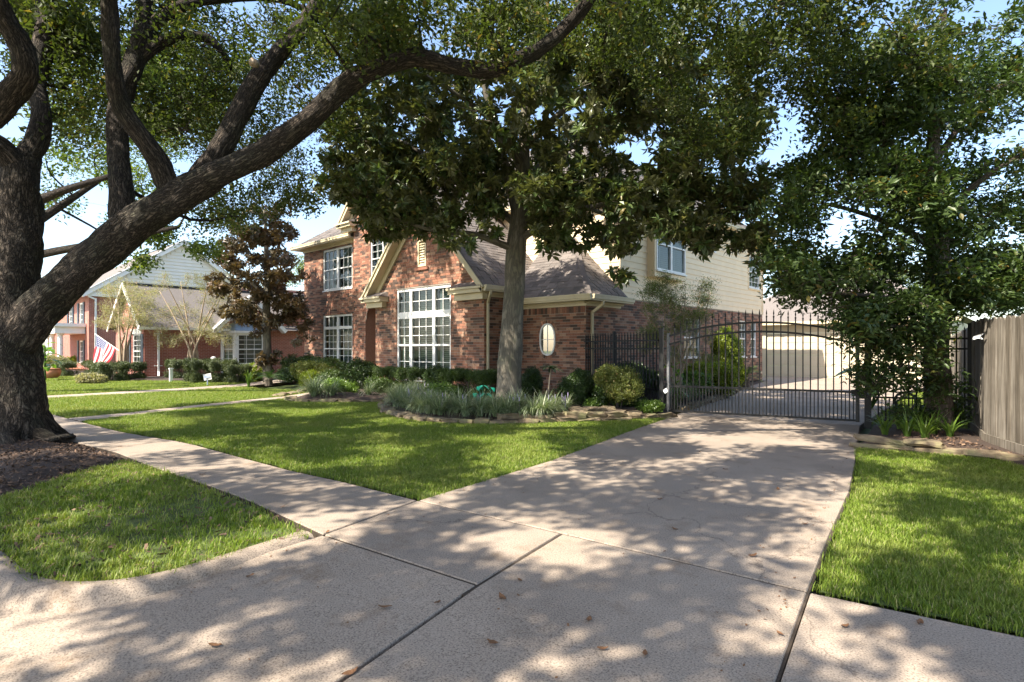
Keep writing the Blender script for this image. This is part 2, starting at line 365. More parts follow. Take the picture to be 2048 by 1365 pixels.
def scatter(name, tmpls, C, Rm, S, mat, parent=None, jitter=.12):
    Vs, Fs, rs, off = [], [], [], 0
    which = rng.integers(0, len(tmpls), len(C))
    for k, (tv, tf, tid) in enumerate(tmpls):
        ix = np.where(which == k)[0]
        if not len(ix): continue
        V = np.einsum('nij,kj->nki', Rm[ix], tv) * S[ix, None, None] + C[ix, None, :]
        Fs.append((tf[None] + len(tv) * np.arange(len(ix))[:, None, None]).reshape(-1, tf.shape[1]) + off)
        lr = rng.random((len(ix), tid.max() + 1)); base = rng.random((len(ix), 1))
        rs.append((.55 * lr + .45 * base)[:, tid].ravel()); Vs.append(V.reshape(-1, 3)); off += V.shape[0] * V.shape[1]
    return fastmesh(name, np.concatenate(Vs), np.concatenate(Fs), np.concatenate(rs), mat, parent)
# leaf templates: (verts, quad faces, leaf id per vert)
def leaf_geo(l, wd, fold=.15, droop=.15, fine=False):
    if fine:   # eight-point blade with a bent midrib
        v = np.array([(0, 0, 0), (-wd * .8, l * .3, fold * wd), (-wd, l * .58, fold * wd - droop * l * .3), (0, l, -droop * l), (wd, l * .58, fold * wd - droop * l * .3), (wd * .8, l * .3, fold * wd), (0, l * .3, 0), (0, l * .6, -droop * l * .3)], float)
        f = [(0, 6, 1, 1), (1, 6, 7, 2), (2, 7, 3, 3), (3, 7, 4, 4), (4, 7, 6, 5), (5, 6, 0, 0)]
        f = [(0, 6, 7, 1), (1, 7, 3, 2), (0, 5, 7, 6), (5, 4, 3, 7)]
        return v, np.array(f)
    v = np.array([(0, 0, 0), (-wd, l * .45, fold * wd), (0, l, -droop * l), (wd, l * .45, fold * wd)], float)
    return v, np.array([(0, 3, 2, 1)])
def rotz(a): return np.array([(math.cos(a), -math.sin(a), 0), (math.sin(a), math.cos(a), 0), (0, 0, 1)])
def rotx(a): return np.array([(1, 0, 0), (0, math.cos(a), -math.sin(a)), (0, math.sin(a), math.cos(a))])
def spray(n, twig, l, wd, fine=False, seed=0, spread=1.0):
    r = np.random.default_rng(seed); V, F, I, o = [], [], [], 0
    for i in range(n):
        lv, lf = leaf_geo(l * r.uniform(.7, 1.15), wd * r.uniform(.8, 1.1), .3, r.uniform(0, .35), fine)
        M = rotz(r.uniform(0, 2 * math.pi)) @ rotx(r.uniform(-.5, .9) * spread)
        p = np.array([r.normal() * twig * .22, r.normal() * twig * .22, (i / n - .5) * twig])
        V.append(lv @ M.T + p); F.append(lf + o); I += [i] * len(lv); o += len(lv)
    return np.concatenate(V), np.concatenate(F), np.array(I)
def rosette(n, l, wd, seed=0):
    r = np.random.default_rng(seed); V, F, I, o = [], [], [], 0
    for i in range(n):
        lv, lf = leaf_geo(l * r.uniform(.75, 1.1), wd * r.uniform(.85, 1.1), .35, r.uniform(.0, .45), True)
        M = rotz(i * 2.4 + r.uniform(-.6, .6)) @ rotx(r.uniform(-.5, 1.1)); V.append(lv @ M.T + np.array([0, 0, -i * .006])); F.append(lf + o); I += [i] * len(lv); o += len(lv)
    return np.concatenate(V), np.concatenate(F), np.array(I)
OAK = [spray(15, .36, .095, .024, seed=i) for i in range(5)]
OAKC = [spray(16, .5, .15, .042, seed=i + 50) for i in range(4)]     # crown out of the picture: coarser twigs
MAG = [rosette(10 + i % 4, .19, .038, seed=i) for i in range(5)]
LAU = [spray(13, .34, .115, .023, True, seed=i + 9) for i in range(5)]
SMALL = [spray(18, .12, .032, .011, seed=i + 20, spread=1.3) for i in range(4)]
MED = [spray(14, .18, .06, .018, seed=i + 30, spread=1.2) for i in range(4)]
FINE = [spray(16, .3, .06, .01, seed=i + 70) for i in range(4)]
BIG = [spray(16, .9, .24, .07, seed=i + 90) for i in range(4)]

def clump_points(c, rad, n, shell=.45):
    d = rng.normal(size=(n, 3)); d /= np.linalg.norm(d, axis=1, keepdims=True)
    return np.asarray(c) + d * (rng.random((n, 1)) ** shell) * np.asarray(rad)
def tree(name, label, cat, base, limbs, clumps, tm, leafm, barkm, group=None, sides=14, twig=.018, scale=1.0, upspread=.8, up=(0, 0, 1), kfac=5, crown_label=None, connect=True, jit=.10, dens=1.0):
    t = thing(name, label, cat, base, group); mb = MB(); nodes = []
    for L in limbs:
        q = catmull(L, kfac); mb.tube(q, sides if L[0][3] > .1 else 8, True, jit if L[0][3] > .1 else 0.04); nodes += [a for a in q]
    N = np.array(nodes); tw = MB(); C, Rr = [], []
    nodes2 = [N]
    order = sorted(range(len(clumps)), key=lambda i: np.min(np.linalg.norm(N[:, :3] - np.array(clumps[i][0]), axis=1)))
    for i in order:
        c, rad, n = clumps[i]; c = np.array(c, float)
        if connect:
            A = np.concatenate(nodes2); dd = np.linalg.norm(A[:, :3] - c, axis=1) + .35 * np.maximum(0, A[:, 2] - c[2]) ; k = int(np.argmin(dd)); a = A[k]
            ln = np.linalg.norm(a[:3] - c)
            if ln > .15:
                mid = (a[:3] + c) / 2 + rng.normal(size=3) * ln * .10 + np.array([0, 0, ln * .06]); r0 = min(a[3] * .7, twig + .006 * ln)
                q = catmull([(*a[:3], r0), (*mid, r0 * .7), (*c, max(.006, r0 * .4))], 3); tw.tube(q, 5, False, 0)
                nodes2.append(np.array(q[1:]))
            for s in range(5):
                e = clump_points(c, rad, 1)[0]; tw.tube([(*c, .008), (*((c + e) / 2 + rng.normal(size=3) * .05), .006), (*e, .003)], 4, False, 0)
        C.append(clump_points(c, rad, max(2, int(n * dens * rng.uniform(.55, 1.45)))))
    part('trunk', mb, barkm, t, True)
    if tw.v: part('branches', tw, barkm, t, True, kind='stuff')
    C = np.concatenate(C); n = len(C)
    o = scatter('crown', tm, C, randrot(n, up, upspread), scale * rng.uniform(.75, 1.25, n), leafm, t); o['kind'] = 'stuff'
    if crown_label: o['label'] = crown_label
    return t
def shell_points(c, rad, n, box=False, lo=-.85):
    c, rad = np.array(c), np.array(rad)
    d = rng.normal(size=(n * 3, 3)); d /= np.linalg.norm(d, axis=1, keepdims=True)
    if box:
        e = np.sign(d) * np.abs(d) ** .28; e /= np.max(np.abs(e), axis=1, keepdims=True); q = e
    else: q = d
    q = q[q[:, 2] > lo][:n]; nrm = q / np.linalg.norm(q, axis=1, keepdims=True)
    k = 1 - .35 * rng.random((len(q), 1)) ** 2 + .06 * rng.normal(size=(len(q), 1))
    lump = 1 + .10 * np.sin(q[:, :1] * 7 + c[0]) * np.cos(q[:, 1:2] * 6 + c[1]) * (0.25 if box else 1)
    return c + q * rad * k * lump, nrm
def bush(name, label, cat, base, rad, n, tm, leafm, group=None, box=False, scale=1.0, spread=.6, height0=0.0, stems=5):
    x, y, z = base; c = (x, y, z + height0 + rad[2]); t = thing(name, label, cat, base, group)
    if box: C, nr = shell_points(c, rad, n, box)
    else:
        Cs, ns = [], []
        for k in range(6):
            f = rng.uniform(.42, .68); off = rng.uniform(-1, 1, 3) * np.array(rad) * (1 - f) * np.array([1, 1, .9])
            a_, b_ = shell_points(np.array(c) + off, np.array(rad) * f * rng.uniform(.9, 1.15), n // 6); Cs.append(a_); ns.append(b_)
        C, nr = np.concatenate(Cs), np.concatenate(ns); C[:, 2] = np.maximum(C[:, 2], z + .02)
    o = scatter('foliage', tm, C, randrot(len(C), nr, spread), scale * rng.uniform(.7, 1.3, len(C)), leafm, t); o['kind'] = 'stuff'
    mb = MB()
    for k in range(stems):
        an = k * 2.4; e = (x + math.cos(an) * rad[0] * .7, y + math.sin(an) * rad[1] * .7, c[2] + rad[2] * .5)
        mb.tube(catmull([(x + math.cos(an) * .03, y + math.sin(an) * .03, z - .03, .014), ((x * 1.2 + e[0] * .8) / 2, (y * 1.2 + e[1] * .8) / 2, c[2], .010), (*e, .005)], 3), 5)
    part('stems', mb, 'twig', t); return t
def sheet(poly, z):
    bm = bmesh.new(); vs = [bm.verts.new((x, y, z(x, y) if callable(z) else z)) for x, y in poly]; f = bm.faces.new(vs)
    bm.normal_update()
    if f.normal.z < 0: f.normal_flip()
    bmesh.ops.triangulate(bm, faces=[f]); me = bpy.data.meshes.new('sheet'); bm.to_mesh(me); bm.free(); 
    return me

# ================================================================== THE GROUND
g = MB(); g.add([(-300, -200, -.16), (200, -200, -.16), (200, 300, -.16), (-300, 300, -.16)], [(0, 1, 2, 3)])
struct('ground', g, 'turf')
def apron(x, y): return 0.0 if y >= 2.35 else -.11 * min(1, (2.35 - y) / 2.1)
st = MB(); st.add([(-120, -9, -.13), (60, -9, -.13), (60, .3, -.13), (-120, .3, -.13)], [(0, 1, 2, 3)])
struct('street', st, 'concrete')
def shrink(poly, e):
    c = Vector((sum(p[0] for p in poly) / len(poly), sum(p[1] for p in poly) / len(poly))); n = len(poly); out = []
    for i in range(n):
        a, b2, c2 = (Vector(poly[j % n]) for j in (i - 1, i, i + 1)); d1 = (b2 - a).normalized(); d2 = (c2 - b2).normalized()
        n1 = Vector((-d1.y, d1.x)); n2 = Vector((-d2.y, d2.x)); k = (n1 + n2); k = k / max(.35, k.length_squared) * 2 if k.length > 1e-6 else n1
        out.append(tuple(b2 + k * e * sgn(poly)))
    return out
def sgn(p): return 1 if sum(p[i][0] * p[(i + 1) % len(p)][1] - p[(i + 1) % len(p)][0] * p[i][1] for i in range(len(p))) > 0 else -1
def slab_mesh(poly, gap, ztop, thick=.09):
    a = shrink(poly, gap / 2); b2 = shrink(poly, gap / 2 + .005); n = len(poly); mb = MB()
    vs = [(x, y, ztop(x, y) - thick) for x, y in a] + [(x, y, ztop(x, y) - .007) for x, y in a] + [(x, y, ztop(x, y)) for x, y in b2]
    fs = [(i, (i + 1) % n, n + (i + 1) % n, n + i) for i in range(n)] + [(n + i, n + (i + 1) % n, 2 * n + (i + 1) % n, 2 * n + i) for i in range(n)]
    mb.add(vs, fs + [tuple(range(2 * n, 3 * n))]); 
    return mb
def paving(name, under, slabs, mat, gap=.022, zf=lambda x, y: 0.0):
    u = MB()
    for poly, dz in (under if isinstance(under[0][0], (list, tuple)) else [(under, .009)]): u.prism(poly, lambda x, y: zf(x, y) - .12, lambda x, y: zf(x, y) - dz)
    root = struct(name, u, 'soil')
    for s in slabs:
        if sgn(s) < 0: s = s[::-1]
        mb = slab_mesh(s, gap, zf)
        bm = bmesh.new(); me = mb.mesh('slab'); bm.from_mesh(me)
        bmesh.ops.triangulate(bm, faces=[f for f in bm.faces if len(f.verts) > 4]); bm.to_mesh(me); bm.free()
        mkobj('slab', me, mat, root)
    return root
# driveway: joints as in the place
S4 = [(-4.52, 3.5), (-2.86, 3.67), (-1.06, 3.82), (-1.24, 5.0), (-1.48, 6.75), (-4.83, 5.97), (-4.68, 4.8)]
S5 = [(-4.83, 5.97), (-1.48, 6.75), (-1.78, 8.4), (-2.12, 10.1), (-2.62, 12.75), (-6.08, 11.95), (-5.85, 10.9), (-5.55, 9.3), (-5.15, 7.5)]
S6 = [(-6.08, 11.95), (-2.62, 12.75), (-2.9, 17.5), (-3.4, 23), (-8.3, 22), (-7.3, 18), (-6.65, 14.5)]
S6b = [(-8.3, 22), (-3.4, 23), (-3.3, 31.6), (-13.5, 31.6), (-9.3, 27.0)]
S1 = [(-4.52, 3.5), (-4.25, 2.34), (-2.63, 2.51), (-2.86, 3.67)]
S2 = [(-2.86, 3.67), (-2.63, 2.51), (-2.38, 1.3), (-2.12, .2), (-.45, .2), (-.7, 1.6), (-.82, 2.35), (-1.06, 3.82)]
S3 = [(-4.25, 2.34), (-4.26, 1.85), (-4.22, 1.45), (-4.22, 1.12), (-4.36, .8), (-4.75, .56), (-5.6, .45), (-8, .40), (-8, .2), (-2.12, .2), (-2.38, 1.3), (-2.63, 2.51)]
paving('driveway', [([(-4.23, 2.34), (-4.15, 1.4), (-4.5, .25), (-.45, .25), (-.7, 1.6), (-.82, 2.34)], .03), ([(-6.08, 11.95), (-5.55, 9.3), (-4.83, 5.97), (-4.5, 3.5), (-4.25, 2.36), (-.82, 2.36), (-1.06, 3.82), (-1.48, 6.75), (-2.12, 10.1), (-2.62, 12.75), (-3.4, 23), (-3.3, 31.6), (-13.5, 31.6), (-8.3, 22)], .009)],
       [S4, S5, S6, S6b, S1, S2, S3], 'concrete', .028, apron)
FAR = [(-44, 2.2), (-30, 2.25), (-20, 2.35), (-16.56, 2.41), (-14.4, 2.56), (-13.05, 2.64), (-12.09, 2.75), (-11.08, 2.92), (-10.3, 3.08), (-9.6, 3.16), (-8.2, 3.22), (-6.72, 3.3), (-5.74, 3.42), (-4.52, 3.5)]
NEAR = [(-44, .95), (-30, 1.1), (-20, 1.35), (-16.5, 1.5), (-14.2, 1.66), (-13, 1.75), (-12, 1.84), (-10.9, 2.0), (-10.3, 2.1), (-9.77, 2.16), (-8.3, 2.21), (-6.64, 2.33), (-5.7, 2.37), (-4.25, 2.34)]
sw = [[NEAR[i], NEAR[i + 1], FAR[i + 1], FAR[i]] for i in range(len(FAR) - 1)]
sw = sw[:9] + [[NEAR[9], NEAR[10], FAR[10], FAR[9]]] + [[NEAR[10], NEAR[11], FAR[11], FAR[10]]] + [[NEAR[11], NEAR[12], NEAR[13], FAR[13], FAR[12], FAR[11]]]
sw = [sw[0], sw[1], sw[2], sw[3], sw[4] [:2] + sw[5][1:3] + [sw[4][3]], [NEAR[6], NEAR[7], NEAR[8], FAR[8], FAR[7], FAR[6]], [NEAR[8], NEAR[9], NEAR[10], FAR[10], FAR[9], FAR[8]], sw[10], sw[11]]
paving('sidewalk', NEAR + FAR[::-1], sw, 'concrete', .02)
paving('pavement', [([(-1.06, 3.82), (-.82, 2.36), (4, 2.36), (4, 4.7)], .03)], [[(-.70, 1.6), (1.15, 1.85), (1.07, 2.35), (.75, 4.13), (-1.06, 3.82), (-.82, 2.35)], [(1.15, 1.85), (4, 2.2), (4, 2.35), (4, 4.7), (.75, 4.13), (1.07, 2.35)]], 'concrete_pale', .014, apron)
WALK = [(-14.45, 2.6), (-14.9, 3.7), (-15.4, 4.86), (-15.95, 6.35), (-16.4, 7.9), (-17.6, 10.2), (-18.6, 11.2), (-20.4, 12.6), (-21, 12.2), (-19.4, 10.9), (-18.3, 9.8), (-17.2, 8.1), (-16.7, 6.5), (-16.15, 5.0), (-15.6, 3.8), (-15.25, 2.52)]
paving('front_path', WALK, [[WALK[i], WALK[i + 1], WALK[14 - i], WALK[15 - i]] for i in range(7)], 'concrete_pale', .015)
ND = [(-21.7, 2.5), (-21.9, 4.8), (-22.1, 6.8), (-22.75, 9.0), (-24.8, 12.2), (-28, 15.2), (-29, 14.2), (-26.2, 11.8), (-24.2, 9.4), (-23.5, 7.1), (-23.1, 4.9), (-22.8, 2.5)]
paving('neighbour_path', ND, [[ND[i], ND[i + 1], ND[10 - i], ND[11 - i]] for i in range(5)], 'concrete_pale', .015)
# kerb: rounded concrete lip that runs along the street and dies into the apron
kp = catmull([(-60, .22, 0), (-14, .24, 0), (-7, .3, 0), (-5.3, .38, 0), (-4.65, .5, 0), (-4.28, .78, 0), (-4.13, 1.12, 0), (-4.14, 1.5, 0), (-4.2, 1.9, 0), (-4.27, 2.3, 0)], 5)
kb = MB(); n = len(kp); prof = [(-.09, -.16), (-.05, -.11), (-.005, -.045), (.035, -.002), (.075, .012), (.16, .012), (.17, -.16)]
for i, p in enumerate(kp):
    a, b2 = Vector(kp[max(0, i - 1)]), Vector(kp[min(n - 1, i + 1)]); d = (b2 - a).normalized(); nrm = Vector((-d.y, d.x, 0))
    for (o_, z_) in prof: kb.v.append(tuple(Vector(p) + nrm * (o_ + .02) + Vector((0, 0, z_ - (.0 if p[1] < 1.2 else .002)))))
k = len(prof)
for i in range(n - 1):
    for j in range(k - 1): kb.f.append((i * k + j, (i + 1) * k + j, (i + 1) * k + j + 1, i * k + j + 1))
struct('kerb', kb, 'kerb_concrete', True)

# lawns (turf sheets) and their grass blades
MULCH = [(-7.4, .45), (-8.1, 1.15), (-8.75, 1.72), (-9.1, 2.13), (-10.3, 2.04), (-12.3, 1.78), (-14.2, 1.6), (-15.2, 1.0), (-14.6, .5)]
VERGE = [(-4.32, 2.26), (-4.33, 1.9), (-4.3, 1.5), (-4.3, 1.16), (-4.42, .88), (-4.75, .62), (-5.35, .53), (-7, .47), (-7.4, .45), (-8.1, 1.15), (-8.75, 1.72), (-9.0, 2.1), (-8.3, 2.16), (-6.64, 2.28), (-5.7, 2.32)]
VERGE2 = [(-14.6, .44), (-15.2, 1.0), (-14.2, 1.6), (-16.5, 1.46), (-20, 1.31), (-30, 1.06), (-44, .9), (-44, .42)]
BEDF = [(-5.98, 11.5), (-6.45, 10.25), (-7.3, 8.95), (-7.95, 8.1), (-8.75, 7.55), (-9.65, 7.38), (-11.05, 7.75), (-12.5, 8.6), (-13.3, 9.35), (-14.0, 8.6), (-15.05, 7.7), (-16.0, 7.75), (-16.5, 8.1)]
LAWN = [(-4.5, 3.56), (-4.68, 4.8), (-4.83, 5.97), (-5.15, 7.5), (-5.55, 9.3), (-5.85, 10.9)] + BEDF + [(-15.93, 6.35), (-15.38, 4.86), (-14.88, 3.7), (-14.4, 2.62), (-13.05, 2.7), (-12.09, 2.81), (-11.08, 2.98), (-10.3, 3.14), (-9.6, 3.22), (-8.2, 3.28), (-6.72, 3.36), (-5.74, 3.48)]
LAWN2 = [(-15.3, 2.55), (-15.62, 3.8), (-16.17, 5.0), (-16.72, 6.5), (-17.22, 8.1), (-18.2, 9.6), (-20, 9.4), (-22.7, 9.0), (-22.05, 6.8), (-21.85, 4.8), (-21.65, 2.45), (-20, 2.4), (-16.56, 2.46)]
LAWN3 = [(-22.85, 2.45), (-23.15, 4.9), (-23.55, 7.1), (-24.25, 9.4), (-26, 11.2), (-27.3, 10.6), (-28.5, 8.6), (-31, 6.6), (-45, 6.4), (-60, 6.4), (-60, 2.15), (-30, 2.3)]
RLAWN = [(-1.02, 3.9), (-1.2, 5.0), (-1.44, 6.75), (-1.74, 8.4), (-2.05, 9.78), (-1.6, 9.98), (-1.0, 10.12), (-.5, 10.05), (.1, 9.3), (.6, 8.2), (1.6, 6.2), (2.6, 4.5), (.75, 4.2)]
BACK = [(-2.5, 13.2), (-.9, 13.7), (-1.5, 18), (-2.9, 24), (-3.2, 23), (-2.85, 17.5)]
tuftcol = bpy.data.collections.new('grass_tufts')
for v in range(4):
    V, F, I = [], [], []
    for k_ in range(15):
        an = rng.uniform(0, 6.28); r0 = rng.random() ** .5 * .055; h = rng.uniform(.022, .052); wd = rng.uniform(.002, .0036); ln = rng.uniform(.1, .9); da = rng.uniform(0, 6.28)
        bx, by = r0 * math.cos(an), r0 * math.sin(an); dx, dy = math.cos(da), math.sin(da); sx, sy = -dy * wd, dx * wd
        p0 = np.array([bx, by, -.01]); p1 = p0 + np.array([dx * h * ln * .35, dy * h * ln * .35, h * .65]); p2 = p1 + np.array([dx * h * ln * .7, dy * h * ln * .7, h * .4]); s_ = np.array([sx, sy, 0])
        o_ = len(V); V += [p0 - s_, p0 + s_, p1 + s_ * .8, p1 - s_ * .8, p2 + s_ * .12, p2 - s_ * .12]; F += [(o_, o_ + 1, o_ + 2, o_ + 3), (o_ + 3, o_ + 2, o_ + 4, o_ + 5)]; I += [rng.random()] * 6
    me = bpy.data.meshes.new('tuft'); me.from_pydata([tuple(q) for q in V], [], F); a = me.attributes.new('rnd', 'FLOAT', 'POINT'); a.data.foreach_set('value', np.array(I, np.float32))
    me.materials.append(MATS['grass_blade']); tuftcol.objects.link(bpy.data.objects.new('tuft', me))
def grass_group(density, smin, smax, thin=.45):
    ng = bpy.data.node_groups.new('grass', 'GeometryNodeTree'); ng.interface.new_socket('Geometry', in_out='INPUT', socket_type='NodeSocketGeometry'); ng.interface.new_socket('Geometry', in_out='OUTPUT', socket_type='NodeSocketGeometry')
    N = ng.nodes.new; gi, go = N('NodeGroupInput'), N('NodeGroupOutput'); dp = N('GeometryNodeDistributePointsOnFaces')
    no = N('ShaderNodeTexNoise'); no.inputs['Scale'].default_value = 1.3; no.inputs['Detail'].default_value = 4
    mr = N('ShaderNodeMapRange'); mr.inputs[1].default_value = .32 if thin > .2 else .40; mr.inputs[2].default_value = .5 if thin > .2 else .58; mr.inputs[3].default_value = density * thin; mr.inputs[4].default_value = density
    ng.links.new(no.outputs[0], mr.inputs[0]); ng.links.new(mr.outputs[0], dp.inputs['Density']); ng.links.new(gi.outputs[0], dp.inputs['Mesh'])
    ci = N('GeometryNodeCollectionInfo'); ci.inputs['Collection'].default_value = tuftcol; ci.inputs['Separate Children'].default_value = True
    ip = N('GeometryNodeInstanceOnPoints'); ip.inputs['Pick Instance'].default_value = True
    rv = N('FunctionNodeRandomValue'); rv.data_type = 'FLOAT_VECTOR'; rv.inputs[0].default_value = (-.15, -.15, 0); rv.inputs[1].default_value = (.15, .15, 6.28)
    rs = N('FunctionNodeRandomValue'); rs.data_type = 'FLOAT'; rs.inputs[2].default_value = smin; rs.inputs[3].default_value = smax
    ng.links.new(dp.outputs['Points'], ip.inputs['Points']); ng.links.new(ci.outputs[0], ip.inputs['Instance']); ng.links.new(rv.outputs[0], ip.inputs['Rotation']); ng.links.new(rs.outputs[1], ip.inputs['Scale'])
    ng.links.new(ip.outputs[0], go.inputs[0]); return ng
def lawn(poly, name, label, dens, s0, s1, thin=.45):
    o = mkobj('lawn', sheet(poly, -.012), 'turf'); o['kind'] = 'structure'
    e = mkobj(name, sheet(poly, -.012), 'grass_blade'); e['kind'] = 'stuff'; tag(e, label, 'grass')
    e.modifiers.new('blades', 'NODES').node_group = grass_group(dens, s0, s1, thin)
lawn(RLAWN, 'grass', 'short green grass beside the wooden fence and driveway', 1000, .75, 1.25)
lawn(LAWN, 'grass', 'wide green lawn between the driveway, sidewalk and stone edged bed', 620, .8, 1.35)
lawn(VERGE, 'grass', 'patchy grass between sidewalk and kerb beside the oak', 620, .9, 1.5, .08)
lawn(LAWN2, 'grass', 'strip of grass between the two curved garden paths', 230, 1.1, 1.7)
lawn(LAWN3, 'grass', 'grass in front of the neighbouring red brick house', 120, 1.3, 2.0)
lawn(VERGE2, 'grass', 'narrow grass strip along the kerb behind the oak trunk', 120, 1.2, 1.8)
lawn(BACK, 'grass', 'grass behind the iron fence panel and gate post', 150, 1.0, 1.6)
# mulch ring round the oak, planting beds
def mound(name, poly, h, mat, cell=.35):
    me = sheet(poly, 0); bm = bmesh.new(); bm.from_mesh(me)
    for _ in range(5):
        es = [e for e in bm.edges if e.calc_length() > cell]
        if not es: break
        bmesh.ops.subdivide_edges(bm, edges=es, cuts=1); bmesh.ops.triangulate(bm, faces=[f for f in bm.faces if len(f.verts) > 3])
    P2 = [Vector(p) for p in poly]
    def dist(q):
        best = 9
        for i in range(len(P2)):
            a, b2 = P2[i], P2[(i + 1) % len(P2)]; d = b2 - a; t_ = max(0, min(1, (q - a).dot(d) / d.length_squared)); best = min(best, (a + d * t_ - q).length)
        return best
    for v in bm.verts:
        d = dist(Vector(v.co[:2])); v.co.z = -.01 + h * min(1, d / .5) + .035 * math.sin(v.co.x * 5) * math.sin(v.co.y * 6) * min(1, d)
    bm.to_mesh(me); bm.free(); o = mkobj(name, me, mat); me.polygons.foreach_set('use_smooth', [True] * len(me.polygons)); o['kind'] = 'structure'; return o
mound('mulch_bed', MULCH, .12, 'mulch')
mound('planting_bed', BEDF + [(-17.6, 9.9), (-18.7, 11.1), (-20, 12.4), (-26.5, 13.4), (-26.5, 13.6), (-17.8, 13.2), (-17.8, 12.1), (-12.4, 12.1), (-12.4, 13.4), (-9.4, 13.4), (-9.4, 24), (-8.4, 22), (-7.4, 18), (-6.75, 14.5), (-6.2, 12.0)], .16, 'mulch', .5)
mound('planting_bed', [(-2.05, 9.85), (-1.6, 10.0), (-1.0, 10.14), (-.5, 10.08), (.1, 9.35), (.65, 8.2), (1.0, 8.6), (-.4, 11.4), (-.9, 13.6), (-2.45, 13.1)], .10, 'mulch')
mound('planting_bed', [(-26, 11.4), (-27.3, 10.6), (-28.5, 8.6), (-31, 6.6), (-45, 6.4), (-56, 6.5), (-56, 8.2), (-33, 8.3), (-32.7, 16), (-28, 16)], .08, 'mulch', .8)

# ================================================================== HOUSE BUILDING KIT
CW, CH = .254, .0815     # brick module
class Op:
    def __init__(s, u0, u1, z0, z1, arch=0.0, oval=False): s.u0, s.u1, s.z0, s.z1, s.arch, s.oval = u0, u1, z0, z1, arch, oval
    def zt(s, u):
        if s.arch: 
            k = (2 * (u - s.u0) / (s.u1 - s.u0) - 1); return s.z1 - s.arch * (1 - math.sqrt(max(0, 1 - k * k)))
        return s.z1
    def span(s, z):   # u interval taken out at height z
        if s.oval:
            h = (s.z1 - s.z0) / 2; k = (z - s.z0 - h) / h
            if abs(k) >= 1: return None
            r = (s.u1 - s.u0) / 2 * (1 - abs(k) ** 3.2) ** (1 / 2.4); m_ = (s.u0 + s.u1) / 2; return (m_ - r, m_ + r)
        if not (s.z0 < z < s.z1): return None
        if s.arch and z > s.z1 - s.arch:
            k = 1 - (s.z1 - z) / s.arch; r = math.sqrt(max(0, 1 - k * k)) * (s.u1 - s.u0) / 2; m_ = (s.u0 + s.u1) / 2; return (m_ - r, m_ + r)
        return (s.u0, s.u1)
def cut(iv, sp):
    out = []
    for a, b2 in iv:
        if sp is None or sp[1] <= a or sp[0] >= b2: out.append((a, b2)); continue
        if sp[0] > a: out.append((a, sp[0]))
        if sp[1] < b2: out.append((sp[1], b2))
    return out
